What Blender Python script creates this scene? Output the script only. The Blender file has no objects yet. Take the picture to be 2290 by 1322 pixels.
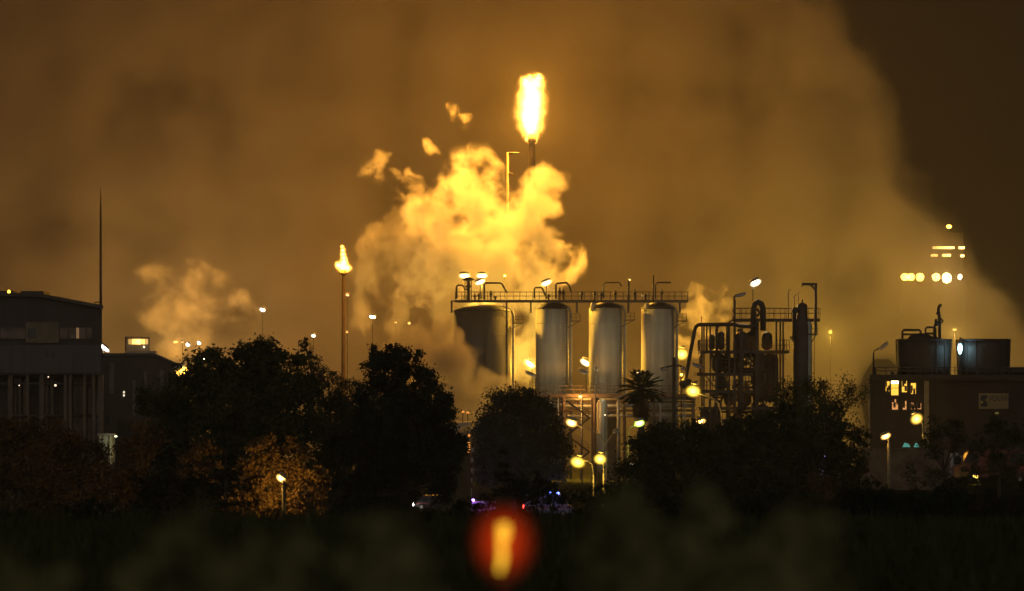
import bpy, bmesh, math, random
from mathutils import Vector, Matrix, noise as mnoise
random.seed(7)
scene = bpy.context.scene
C = scene.collection
R = math.radians

# ------------------------------------------------------------------ camera
F_PX, HZ, CX, CAM_H = 9000.0, 850.0, 1145.0, 15.0      # focal length (in 2290-wide pixels), horizon row, centre column, eye height (m)
cam_d = bpy.data.cameras.new("camera")
cam = bpy.data.objects.new("camera", cam_d); C.objects.link(cam)
cam.location = (0, 0, CAM_H); cam.rotation_euler = (R(90), 0, 0)
cam_d.sensor_fit = 'HORIZONTAL'; cam_d.sensor_width = 36.0
cam_d.lens = 36.0 * F_PX / 2290.0
cam_d.shift_y = (HZ - 661.0) / 2290.0
cam_d.clip_start = 0.5; cam_d.clip_end = 20000
cam_d.dof.use_dof = True; cam_d.dof.focus_distance = 520.0
cam_d.dof.aperture_fstop = 2.1; cam_d.dof.aperture_blades = 0
scene.camera = cam

# ------------------------------------------------------------------ world: night sky
world = bpy.data.worlds.new("World"); scene.world = world; world.use_nodes = True
wn, wl = world.node_tree.nodes, world.node_tree.links
wn.clear()
w_out = wn.new("ShaderNodeOutputWorld")
w_sky = wn.new("ShaderNodeTexSky"); w_sky.sky_type = 'NISHITA'; w_sky.sun_disc = False
w_sky.sun_elevation = R(-6); w_sky.sun_rotation = R(200)
w_bg = wn.new("ShaderNodeBackground"); w_bg.inputs[1].default_value = 0.01
wl.new(w_sky.outputs[0], w_bg.inputs[0])
# added fill: sky glow strongest straight behind the camera, fading away from there
w_tc = wn.new("ShaderNodeTexCoord"); w_sep = wn.new("ShaderNodeSeparateXYZ")
wl.new(w_tc.outputs['Generated'], w_sep.inputs[0])
w_mr = wn.new("ShaderNodeMapRange"); w_mr.inputs[1].default_value = 0.6; w_mr.inputs[2].default_value = -1.0
w_mr.inputs[3].default_value = 0.0; w_mr.inputs[4].default_value = 1.0
wl.new(w_sep.outputs[1], w_mr.inputs[0])
w_mix = wn.new("ShaderNodeMix"); w_mix.data_type = 'RGBA'
w_mix.inputs[6].default_value = (0.0045, 0.0024, 0.0013, 1)      # night sky over the plant
w_mix.inputs[7].default_value = (0.54, 0.46, 0.36, 1)         # added glow behind the viewer, fills the facing sides
w_pw = wn.new("ShaderNodeMath"); w_pw.operation = 'POWER'; w_pw.inputs[1].default_value = 6.0
wl.new(w_mr.outputs[0], w_pw.inputs[0]); wl.new(w_pw.outputs[0], w_mix.inputs[0])
w_bg2 = wn.new("ShaderNodeBackground"); w_bg2.inputs[1].default_value = 1.0
wl.new(w_mix.outputs[2], w_bg2.inputs[0])
w_add = wn.new("ShaderNodeAddShader")
wl.new(w_bg.outputs[0], w_add.inputs[0]); wl.new(w_bg2.outputs[0], w_add.inputs[1])
wl.new(w_add.outputs[0], w_out.inputs[0])

# ------------------------------------------------------------------ exposure, sampling
vs = scene.view_settings
scene.display_settings.display_device = 'sRGB'
vs.view_transform = 'Standard'; vs.look = 'None'; vs.exposure = 0.0; vs.gamma = 1.0
cy = scene.cycles
cy.max_bounces = 5; cy.diffuse_bounces = 2; cy.glossy_bounces = 2; cy.transmission_bounces = 4
cy.transparent_max_bounces = 24; cy.volume_bounces = 2
cy.volume_step_rate = 1.0; cy.volume_max_steps = 256
cy.sample_clamp_indirect = 1.0
cy.use_light_tree = True
cy.use_adaptive_sampling = True; cy.adaptive_threshold = 0.03; cy.adaptive_min_samples = 20
cy.use_denoising = True; cy.denoiser = 'OPENIMAGEDENOISE'
cy.sample_clamp_direct = 14.0

# ------------------------------------------------------------------ helpers
def at(px, py, Y):
    """A pixel of the 2290x1322 photograph at distance Y as a point in the place."""
    return Vector(((px - CX) / F_PX * Y, Y, CAM_H + (HZ - py) / F_PX * Y))

def smooth(v, a, b):
    t = min(1.0, max(0.0, (v - a)/(b - a))); return t*t*(3 - 2*t)

def ground_z(x, y):
    """Plain at z = 0; the viewer stands on a rise that runs out at y = 112 in a brow 11 m above the plain;
    a road embankment 5 m high lies before the block building at the right."""
    if y < 16: return 13.2
    if y < 112: return 13.2 - 2.15*(y - 16)/96.0
    if y < 140: return 11.05*(1 - smooth(y, 112, 140))
    return 5.0*smooth(x, 22, 30)*smooth(y, 300, 330)*(1 - smooth(y, 432, 446))

def tag(o, label=None, cat=None, group=None, kind=None):
    if label: o["label"] = label
    if cat: o["category"] = cat
    if group: o["group"] = group
    if kind: o["kind"] = kind
    return o

def thing(name, label, cat, loc, group=None):
    o = bpy.data.objects.new(name, None); C.objects.link(o)
    o.location = loc; o.empty_display_size = 0.3
    return tag(o, label, cat, group)

class MB:
    """Collects boxes, tubes, lathes, prisms and quads in world space; build() links them as ONE mesh object."""
    def __init__(self): self.v, self.f, self.sm = [], [], []
    def add(self, vs, fs, smooth=False):
        n = len(self.v); self.v += [tuple(p) for p in vs]
        for f in fs: self.f.append(tuple(i + n for i in f)); self.sm.append(smooth)
        return self
    def box(self, a, b):
        (x0, y0, z0), (x1, y1, z1) = a, b
        return self.add([(x0,y0,z0),(x1,y0,z0),(x1,y1,z0),(x0,y1,z0),(x0,y0,z1),(x1,y0,z1),(x1,y1,z1),(x0,y1,z1)],
            [(0,3,2,1),(4,5,6,7),(0,1,5,4),(1,2,6,5),(2,3,7,6),(3,0,4,7)])
    def cbox(self, c, s): 
        return self.box((c[0]-s[0]/2,c[1]-s[1]/2,c[2]-s[2]/2),(c[0]+s[0]/2,c[1]+s[1]/2,c[2]+s[2]/2))
    def obox(self, p, q, w, h):
        """A bar of cross-section w x h from p to q."""
        p, q = Vector(p), Vector(q); d = (q - p).normalized()
        u = d.cross(Vector((0,0,1)))
        if u.length < 1e-4: u = Vector((1,0,0))
        u.normalize(); n = u.cross(d).normalized()
        vs = [c + u*sx*w/2 + n*sz*h/2 for c in (p, q) for sx, sz in ((-1,-1),(1,-1),(1,1),(-1,1))]
        return self.add(vs, [(0,1,2,3),(7,6,5,4),(0,4,5,1),(1,5,6,2),(2,6,7,3),(3,7,4,0)])
    def tube(self, pts, r, seg=8, cap=True):
        pts = [Vector(p) for p in pts]; n = len(pts)
        rs = r if isinstance(r, (list, tuple)) else [r]*n
        vs, fs = [], []
        prev = None
        for i, p in enumerate(pts):
            d = (pts[min(i+1,n-1)] - pts[max(i-1,0)])
            if d.length < 1e-6: d = Vector((0,0,1))
            d.normalize()
            if prev is None:
                u = d.cross(Vector((0,0,1)));  u = u if u.length > 0.05 else d.cross(Vector((0,1,0)))
            else: u = prev - d*prev.dot(d)
            u.normalize(); prev = u; w = d.cross(u)
            for k in range(seg):
                a = 2*math.pi*k/seg
                vs.append(p + (u*math.cos(a) + w*math.sin(a))*rs[i])
        for i in range(n-1):
            for k in range(seg):
                k2 = (k+1) % seg
                fs.append((i*seg+k, i*seg+k2, (i+1)*seg+k2, (i+1)*seg+k))
        self.add(vs, fs, True)
        if cap:
            m = len(self.v) - len(vs)
            self.f.append(tuple(m+k for k in range(seg))[::-1]); self.sm.append(False)
            self.f.append(tuple(m+(n-1)*seg+k for k in range(seg))); self.sm.append(False)
        return self
    def lathe(self, c, prof, seg=32, cap=True):
        """prof: (radius, z) pairs from bottom to top around the vertical through c."""
        vs, fs = [], []
        for r, z in prof:
            for k in range(seg):
                a = 2*math.pi*k/seg
                vs.append((c[0]+r*math.cos(a), c[1]+r*math.sin(a), c[2]+z))
        for i in range(len(prof)-1):
            for k in range(seg):
                k2 = (k+1) % seg
                fs.append((i*seg+k, i*seg+k2, (i+1)*seg+k2, (i+1)*seg+k))
        self.add(vs, fs, True)
        if cap:
            m = len(self.v) - len(vs)
            self.f.append(tuple(m+k for k in range(seg))[::-1]); self.sm.append(False)
            self.f.append(tuple(m+(len(prof)-1)*seg+k for k in range(seg))); self.sm.append(False)
        return self
    def ell(self, c, r, rot=None, seg=14, rings=8):
        c = Vector(c); M = rot if rot is not None else Matrix.Identity(3)
        vs, fs = [], []
        for i in range(rings+1):
            t = math.pi*i/rings
            for k in range(seg):
                a = 2*math.pi*k/seg
                vs.append(c + M @ Vector((r[0]*math.sin(t)*math.cos(a), r[1]*math.sin(t)*math.sin(a), r[2]*math.cos(t))))
        for i in range(rings):
            for k in range(seg):
                k2 = (k+1) % seg
                fs.append((i*seg+k, (i+1)*seg+k, (i+1)*seg+k2, i*seg+k2))
        return self.add(vs, fs, True)
    def prism(self, poly, y0, y1, dx=0.0):
        """An outline in XZ given depth from y0 to y1."""
        n = len(poly)
        vs = [(x, y0, z) for x, z in poly] + [(x+dx, y1, z) for x, z in poly]
        fs = [tuple(range(n))[::-1], tuple(range(n, 2*n))]
        fs += [(i, (i+1) % n, (i+1) % n + n, i + n) for i in range(n)]
        return self.add(vs, fs)
    def build(self, name, mat, parent=None, label=None, cat=None, group=None, kind=None, origin=None):
        me = bpy.data.meshes.new(name)
        if parent is not None:
            root = parent; off = Vector(parent.location)
            if parent.parent: off = off + parent.parent.location
        else:
            if origin is None:
                xs = [p[0] for p in self.v]; ys = [p[1] for p in self.v]; zs = [p[2] for p in self.v]
                origin = ((min(xs)+max(xs))/2, (min(ys)+max(ys))/2, min(zs))
            off = Vector(origin)
        me.from_pydata([(p[0]-off.x, p[1]-off.y, p[2]-off.z) for p in self.v], [], self.f)
        me.polygons.foreach_set("use_smooth", self.sm)
        me.materials.append(mat); me.update()
        o = bpy.data.objects.new(name, me); C.objects.link(o)
        if parent is not None: o.parent = parent
        else: o.location = off
        return tag(o, label, cat, group, kind)

def lamp(parent, loc, power, color, radius=0.2):
    """The light a lamp, flame or beacon of the place gives off; child of that thing."""
    d = bpy.data.lights.new("light", 'POINT'); d.energy = power; d.color = color; d.shadow_soft_size = radius
    o = bpy.data.objects.new("light", d); C.objects.link(o)
    off = Vector((0,0,0)); p = parent
    while p is not None: off = off + Vector(p.location); p = p.parent
    o.parent = parent; o.location = Vector(loc) - off
    return o

# ------------------------------------------------------------------ materials
MATS = {}
def mat(name, col, rough=0.7, metal=0.0, var=0.25, scale=1.0, bump=0.0, stretch=(1,1,1), spec=0.3, world=False):
    if name in MATS: return MATS[name]
    m = bpy.data.materials.new(name); m.use_nodes = True
    nt = m.node_tree; n, l = nt.nodes, nt.links
    b = n["Principled BSDF"]; b.inputs["Roughness"].default_value = rough; b.inputs["Metallic"].default_value = metal; b.inputs["Specular IOR Level"].default_value = spec
    tc = n.new("ShaderNodeTexCoord"); mp = n.new("ShaderNodeMapping"); mp.inputs["Scale"].default_value = stretch
    if world:
        ge = n.new("ShaderNodeNewGeometry"); l.new(ge.outputs["Position"], mp.inputs[0])
    else: l.new(tc.outputs["Object"], mp.inputs[0])
    nz = n.new("ShaderNodeTexNoise"); nz.inputs["Scale"].default_value = scale; nz.inputs["Detail"].default_value = 4
    l.new(mp.outputs[0], nz.inputs["Vector"])
    rp = n.new("ShaderNodeValToRGB")
    rp.color_ramp.elements[0].position = 0.3; rp.color_ramp.elements[1].position = 0.7
    rp.color_ramp.elements[0].color = tuple(c*(1-var) for c in col) + (1,)
    rp.color_ramp.elements[1].color = tuple(min(1, c*(1+var)) for c in col) + (1,)
    l.new(nz.outputs["Fac"], rp.inputs[0]); l.new(rp.outputs[0], b.inputs["Base Color"])
    if bump:
        bp = n.new("ShaderNodeBump"); bp.inputs["Strength"].default_value = bump
        l.new(nz.outputs["Fac"], bp.inputs["Height"]); l.new(bp.outputs[0], b.inputs["Normal"])
    MATS[name] = m; return m

def glow(name, col, strength):
    """A lit lamp, lit window or beacon lens."""
    if name in MATS: return MATS[name]
    m = bpy.data.materials.new(name); m.use_nodes = True
    n, l = m.node_tree.nodes, m.node_tree.links
    n.clear(); o = n.new("ShaderNodeOutputMaterial"); e = n.new("ShaderNodeEmission"); t = n.new("ShaderNodeBsdfTransparent")
    a = n.new("ShaderNodeAddShader")
    e.inputs[0].default_value = tuple(col) + (1,); e.inputs[1].default_value = strength
    l.new(e.outputs[0], a.inputs[0]); l.new(t.outputs[0], a.inputs[1]); l.new(a.outputs[0], o.inputs[0])
    m.cycles.emission_sampling = 'NONE'
    MATS[name] = m; return m

# ------------------------------------------------------------------ smoke, steam and flames: closed lumpy bodies filled with a Principled Volume
def body_field(nt, blobs, warp_scale, warp, fine_scale, fine, detail=5, stretch=(1,1,1), seed=0.0, blend=0.15, cap=9.0):
    """Soft union of the blobs, pulled about by noise; returns the node socket of the field (1 deep inside, 0 at the skin)."""
    n, l = nt.nodes, nt.links
    tc = n.new("ShaderNodeTexCoord"); P = tc.outputs["Object"]
    sh = n.new("ShaderNodeVectorMath"); sh.operation = 'ADD'; sh.inputs[1].default_value = (seed*13.1, seed*7.7, seed*3.3)
    l.new(P, sh.inputs[0])
    nz = n.new("ShaderNodeTexNoise"); nz.inputs["Scale"].default_value = warp_scale; nz.inputs["Detail"].default_value = 2
    l.new(sh.outputs[0], nz.inputs["Vector"])
    s = n.new("ShaderNodeVectorMath"); s.operation = 'SUBTRACT'; s.inputs[1].default_value = (.5,.5,.5)
    l.new(nz.outputs["Color"], s.inputs[0])
    sc = n.new("ShaderNodeVectorMath"); sc.operation = 'SCALE'; sc.inputs["Scale"].default_value = warp
    l.new(s.outputs[0], sc.inputs[0])
    ad = n.new("ShaderNodeVectorMath"); ad.operation = 'ADD'
    l.new(P, ad.inputs[0]); l.new(sc.outputs[0], ad.inputs[1]); Q = ad.outputs[0]
    acc = None
    for (c, r) in blobs:
        d = n.new("ShaderNodeVectorMath"); d.operation = 'DISTANCE'; d.inputs[1].default_value = c
        l.new(Q, d.inputs[0])
        f = n.new("ShaderNodeMath"); f.operation = 'MULTIPLY_ADD'; f.inputs[1].default_value = -1.0/r; f.inputs[2].default_value = 1.0
        l.new(d.outputs["Value"], f.inputs[0])
        if acc is None: acc = f.outputs[0]
        else:
            m = n.new("ShaderNodeMath"); m.operation = 'SMOOTH_MAX'; m.inputs[2].default_value = blend
            l.new(acc, m.inputs[0]); l.new(f.outputs[0], m.inputs[1]); acc = m.outputs[0]
    if cap < 5:
        cp = n.new("ShaderNodeMath"); cp.operation = 'SMOOTH_MIN'; cp.inputs[1].default_value = cap; cp.inputs[2].default_value = 0.1
        l.new(acc, cp.inputs[0]); acc = cp.outputs[0]
    mp = n.new("ShaderNodeVectorMath"); mp.operation = 'MULTIPLY'; mp.inputs[1].default_value = stretch
    l.new(sh.outputs[0], mp.inputs[0])
    ad2 = n.new("ShaderNodeVectorMath"); ad2.operation = 'ADD'
    l.new(mp.outputs[0], ad2.inputs[0]); l.new(sc.outputs[0], ad2.inputs[1])
    fz = n.new("ShaderNodeTexNoise"); fz.inputs["Scale"].default_value = fine_scale; fz.inputs["Detail"].default_value = detail
    fz.inputs["Roughness"].default_value = 0.62
    l.new(ad2.outputs[0], fz.inputs["Vector"])
    g = n.new("ShaderNodeMath"); g.operation = 'MULTIPLY_ADD'; g.inputs[1].default_value = fine; g.inputs[2].default_value = -0.5*fine
    l.new(fz.outputs["Fac"], g.inputs[0])
    sm = n.new("ShaderNodeMath"); sm.operation = 'ADD'
    l.new(acc, sm.inputs[0]); l.new(g.outputs[0], sm.inputs[1])
    return sm.outputs[0]

def body_mesh(name, blobs, grow=1.0, voxel=None):
    bm = bmesh.new()
    for c, r in blobs:
        bmesh.ops.create_icosphere(bm, subdivisions=3, radius=r*grow, matrix=Matrix.Translation(c))
    me = bpy.data.meshes.new(name); bm.to_mesh(me); bm.free()
    o = bpy.data.objects.new(name, me); C.objects.link(o)
    md = o.modifiers.new("merge", 'REMESH'); md.mode = 'VOXEL'; md.voxel_size = voxel or min(r for _, r in blobs)/3.0
    dg = bpy.context.evaluated_depsgraph_get()
    m2 = bpy.data.meshes.new_from_object(o.evaluated_get(dg))
    o.modifiers.clear(); o.data = m2; bpy.data.meshes.remove(me); m2.name = name
    for p in m2.polygons: p.use_smooth = True
    return o

def halo_bowl_mat(name, col, strength):
    """A glow body, strongest at its middle and thinning to the rim to draw a halo."""
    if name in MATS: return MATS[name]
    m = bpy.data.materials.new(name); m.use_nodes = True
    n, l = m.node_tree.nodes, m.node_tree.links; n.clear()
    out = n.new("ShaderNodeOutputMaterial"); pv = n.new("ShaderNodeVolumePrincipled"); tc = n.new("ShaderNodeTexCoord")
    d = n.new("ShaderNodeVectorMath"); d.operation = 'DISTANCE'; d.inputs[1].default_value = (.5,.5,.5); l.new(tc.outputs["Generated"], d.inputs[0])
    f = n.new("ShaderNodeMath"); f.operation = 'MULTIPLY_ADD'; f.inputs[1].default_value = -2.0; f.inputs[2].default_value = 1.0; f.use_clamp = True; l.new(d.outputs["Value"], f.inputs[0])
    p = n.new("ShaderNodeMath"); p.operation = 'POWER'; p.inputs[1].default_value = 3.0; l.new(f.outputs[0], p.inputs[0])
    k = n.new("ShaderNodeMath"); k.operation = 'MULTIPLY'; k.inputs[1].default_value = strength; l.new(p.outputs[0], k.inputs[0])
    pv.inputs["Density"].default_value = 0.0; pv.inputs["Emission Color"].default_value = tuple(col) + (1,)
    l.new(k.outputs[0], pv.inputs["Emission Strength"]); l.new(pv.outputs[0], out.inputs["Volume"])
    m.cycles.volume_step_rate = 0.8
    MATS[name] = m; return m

def vol_mat(name, blobs, density, color, aniso=0.0, t=0.1, soft=0.25, warp_scale=0.1, warp=2.0, fine_scale=0.3, fine=0.8,
            detail=5, step=0.2, stretch=(1,1,1), seed=0.0, emit=None, power=1.0, blend=0.15, cap=9.0):
    m = bpy.data.materials.new(name); m.use_nodes = True
    nt = m.node_tree; n, l = nt.nodes, nt.links; n.clear()
    out = n.new("ShaderNodeOutputMaterial"); pv = n.new("ShaderNodeVolumePrincipled")
    fld = body_field(nt, blobs, warp_scale, warp, fine_scale, fine, detail, stretch, seed, blend, cap)
    mr = n.new("ShaderNodeMapRange"); mr.interpolation_type = 'SMOOTHSTEP' if power == 1.0 else 'LINEAR'; mr.clamp = True
    mr.inputs[1].default_value = t; mr.inputs[2].default_value = t + soft; mr.inputs[3].default_value = 0
    mr.inputs[4].default_value = 1.0
    l.new(fld, mr.inputs[0]); res = mr.outputs[0]
    if power != 1.0:
        pw = n.new("ShaderNodeMath"); pw.operation = 'POWER'; pw.inputs[1].default_value = power
        l.new(res, pw.inputs[0]); res = pw.outputs[0]
    k = n.new("ShaderNodeMath"); k.operation = 'MULTIPLY'; k.inputs[1].default_value = density if emit is None else emit[1]
    l.new(res, k.inputs[0])
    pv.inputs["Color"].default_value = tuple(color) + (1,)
    pv.inputs["Anisotropy"].default_value = aniso
    if emit is None:
        l.new(k.outputs[0], pv.inputs["Density"])
    else:
        pv.inputs["Density"].default_value = 0.0
        pv.inputs["Emission Color"].default_value = tuple(emit[0]) + (1,)
        l.new(k.outputs[0], pv.inputs["Emission Strength"])
    l.new(pv.outputs[0], out.inputs["Volume"])
    m.cycles.volume_step_rate = step; m.cycles.volume_sampling = 'MULTIPLE_IMPORTANCE'
    return m

def vapour(name, pix, Y, density, color, label=None, cat=None, kind=None, group=None, grow=1.05, yj=0.5, **kw):
    """pix: (px, py, radius in px[, depth offset in m]) lobes at distance Y."""
    s = Y / F_PX; bl = []
    for b in pix:
        dy = b[3] if len(b) > 3 else random.uniform(-yj, yj)*b[2]*s
        c = at(b[0], b[1], Y); c.y += dy
        bl.append((c, b[2]*s))
    o = body_mesh(name, bl, grow)
    ctr = sum((c for c, _ in bl), Vector())/len(bl)
    o.data.transform(Matrix.Translation(-ctr)); o.location = ctr
    bl = [(tuple(c - ctr), r) for c, r in bl]
    o.data.materials.clear(); o.data.materials.append(vol_mat(name, bl, density, color, **kw))
    return tag(o, label, cat, group, kind)
def xof_(px, Y): return (px - CX)/F_PX*Y
FIRE = (1.0, 0.385, 0.032)

# ------------------------------------------------------------------ flares
def flame(root, pix, Y, strength, watts, light_pts, light_r=0.6, **kw):
    s = Y / F_PX; bl = []
    for b in pix:
        c = at(b[0], b[1], Y); bl.append((c, b[2]*s))
    o = body_mesh("flame", bl, 1.02, min(r for _, r in bl)/2.5)
    ctr = Vector(root.location)
    o.data.transform(Matrix.Translation(-ctr)); o.parent = root
    lb = [(tuple(c - ctr), r) for c, r in bl]
    o.data.materials.clear()
    o.data.materials.append(vol_mat("flame", lb, 0, (0,0,0), emit=((1.0, 0.42, 0.05), strength), **kw))  # emission reaches past the flame to draw its halo as well
    for (px, py, f) in light_pts: lamp(root, at(px, py, Y), watts*f, FIRE, light_r)
    return o

YF = 672.0
b0 = at(1190, 330, YF); b0.z = 0
big_flare = thing("flare_stack", "tall flare stack with the biggest flame, rising out of bright yellow steam", "flare stack", b0)
tip = at(1190, 312, YF)
MB().lathe((b0.x, b0.y, 0), [(0.9,0),(0.75,20),(0.55,tip.z-3),(0.5,tip.z-0.6)], 16).build("stack", mat("flare_frame", (.11,.09,.07), .8, spec=0.1), big_flare)
MB().lathe((b0.x, b0.y, 0), [(0.52,tip.z-0.6),(0.72,tip.z-0.4),(0.72,tip.z+0.9),(0.6,tip.z+0.9)], 16).build("burner_tip", mat("flare_frame", (.11,.09,.07), .8, spec=0.1), big_flare)
flame(big_flare, [(1188,292,34),(1187,280,43),(1186,268,48),(1186,254,50),(1187,240,50),(1188,226,48),(1189,212,46),(1188,200,40),(1180,190,31),(1176,182,22),(1199,186,33),(1204,176,22),(1184,173,15),(1206,168,12),(1189,306,22),(1197,316,10),(1179,312,9)],
      YF, 46.0, 450000.0, [(1188,285,0.3),(1187,240,0.4),(1189,195,0.3)], 1.0, t=0.0, soft=1.0, power=4.4, warp_scale=0.7, warp=1.2, fine_scale=0.9, fine=0.5, detail=2, step=0.2, stretch=(1,1,.6), blend=.2)
m_ = MB(); xg = xof_(1135, YF-3)
m_.tube([(xg, YF-3, 0), (xg, YF-3, at(0, 343, YF).z)], .2, 8).tube([(xg, YF-3, at(0, 345, YF).z), (xg+1.9, YF-3, at(0, 345, YF).z)], .16, 8).tube([(xg, YF-3, at(0, 388, YF).z), (xg+.8, YF-3, at(0, 392, YF).z)], .14, 8)
m_.build("guide_mast", mat("flare_frame", (.11,.09,.07), .8, spec=0.1), big_flare)

YF2 = 690.0
b1 = at(768, 620, YF2); b1.z = 0
small_flare = thing("flare_stack", "slim flare stack with the small forked flame above the dark trees", "flare stack", b1)
tip2 = at(768, 610, YF2)
MB().lathe((b1.x, b1.y, 0), [(0.5,0),(0.36,18),(0.26,tip2.z-0.4)], 14).build("stack", mat("flare_steel", (0.045,0.03,0.02), 0.8, spec=0.0), small_flare)
MB().lathe((b1.x, b1.y, 0), [(0.27,tip2.z-0.4),(0.8,tip2.z-0.2),(0.85,tip2.z-0.1),(0.5,tip2.z),(0.5,tip2.z+0.5),(0.4,tip2.z+0.5)], 14).build("burner_tip", mat("flare_steel", (0.045,0.03,0.02), 0.8, spec=0.0), small_flare)  # wide flange added to keep the flame's light off the stack
flame(small_flare, [(768,597,18),(757,593,13),(777,599,13),(769,587,13),(769,578,11),(768,569,10),(767,560,9),(765,552,7)],
      YF2, 62.0, 62000.0, [(767,592,1.0)], 0.6, t=0.0, soft=1.0, power=3.0, warp_scale=0.8, warp=0.35, fine_scale=1.4, fine=0.5, detail=2, step=0.2, stretch=(1,1,.45), blend=.4)

# ------------------------------------------------------------------ steam and smoke
def steam(pix, Y, density, color, label, kind="steam", fine_scale=.3, fine=2.0, warp_scale=.15, warp=4.0, soft=.16, t=.20, aniso=.2, detail=7, step=.14, seed=0, blend=.3, shrink=1.0, stretch=(1,1,1), cap=.34):
    pix = [(b[0], b[1], b[2]*shrink) + tuple(b[3:]) for b in pix]
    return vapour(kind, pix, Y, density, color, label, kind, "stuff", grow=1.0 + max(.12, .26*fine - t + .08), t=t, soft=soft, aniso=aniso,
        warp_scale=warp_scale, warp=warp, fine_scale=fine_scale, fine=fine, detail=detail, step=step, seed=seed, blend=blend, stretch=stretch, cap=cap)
WH = (0.985, 0.985, 0.985)
steam([(1040,390,68),(1090,384,54),(1205,425,58),(1230,405,40),(1190,452,62),(1000,440,56),(1075,460,88),(1150,500,84),(955,495,66),(1040,545,108,-6),(1130,560,108,-10),(1205,570,74,-8),(1258,572,52,-4),
    (1290,590,34,-3),(1000,600,84,-18),(1095,635,100,-27),(1180,650,74,-30),(1020,345,34),(965,330,22),(1160,690,64,-36),(1168,760,66,-37),(1172,830,62,-37),(1110,715,60,-29),(1120,850,56,-36)],
    650.0, 0.42, WH, "bright yellow billowing steam cloud under the big flare flame", fine_scale=.18, fine=3.5, warp_scale=.17, warp=5.4, t=.17, soft=.5, seed=1, aniso=.4, cap=.40)
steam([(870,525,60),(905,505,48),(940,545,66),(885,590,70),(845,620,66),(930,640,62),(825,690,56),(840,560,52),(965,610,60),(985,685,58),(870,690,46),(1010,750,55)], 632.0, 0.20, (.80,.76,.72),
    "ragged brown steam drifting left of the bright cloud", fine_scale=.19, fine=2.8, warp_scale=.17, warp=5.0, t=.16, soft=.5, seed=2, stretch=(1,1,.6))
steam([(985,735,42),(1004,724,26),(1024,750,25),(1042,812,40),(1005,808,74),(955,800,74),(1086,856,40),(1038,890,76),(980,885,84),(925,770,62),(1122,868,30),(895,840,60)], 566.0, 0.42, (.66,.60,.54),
    "dense brown steam rolling in front of the wide silo", fine_scale=.24, fine=2.3, warp_scale=.22, warp=3.8, t=.1, soft=.5, seed=3, cap=.5)
steam([(360,612,46),(400,605,48),(440,615,50),(490,645,54),(400,665,70),(372,715,54),(460,695,68),(530,690,48),(385,780,50),(435,755,56),(560,708,34)], 640.0, 0.20, (.95,.93,.90),
    "pale brown steam plume above the low gabled workshop", fine_scale=.15, fine=2.6, warp_scale=.15, warp=5.0, t=.14, soft=.6, seed=4)
steam([(520,728,56),(562,735,52),(602,750,42),(488,745,42),(642,762,32)], 560.0, 0.26, (.10,.10,.115),
    "dark grey smoke puff just above the broad tree", "smoke", fine_scale=.26, fine=1.7, warp_scale=.2, warp=3.2, t=.24, soft=.5, seed=5, detail=5)
steam([(1553,652,28),(1605,652,34),(1570,686,42),(1612,694,42),(1542,714,40),(1592,744,46),(1532,777,42)], 618.0, 0.20, (.92,.9,.86),
    "small orange steam puff between the silos and steel frame", fine_scale=.34, fine=2.1, warp_scale=.26, warp=3.0, t=.24, soft=.3, seed=6, detail=6)
steam([(1690,770,36),(1722,790,42),(1702,832,46),(1682,880,48),(1730,852,44),(1655,925,44),(1702,935,50)], 538.0, 0.30, (.14,.12,.11),
    "thin dark smoke veil in front of the steel frame", "smoke", fine_scale=.3, fine=1.5, warp_scale=.25, warp=2.6, t=.2, soft=.5, seed=7, detail=5)
steam([(1025,266,30),(1042,270,22),(1014,244,18)], 655.0, 0.26, (.95,.93,.9),
    "torn wisp of orange steam up left of the big flame", fine_scale=.34, fine=3.0, warp_scale=.35, warp=3.6, t=.2, soft=.5, seed=8, detail=5)
steam([(832,376,34),(850,350,24),(845,402,24),(915,400,30),(942,414,26),(880,392,18)], 640.0, 0.25, (.95,.93,.9),
    "thin wisp of brown steam above the ragged steam", fine_scale=.34, fine=3.0, warp_scale=.3, warp=3.8, t=.24, soft=.5, seed=9, detail=5)

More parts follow.
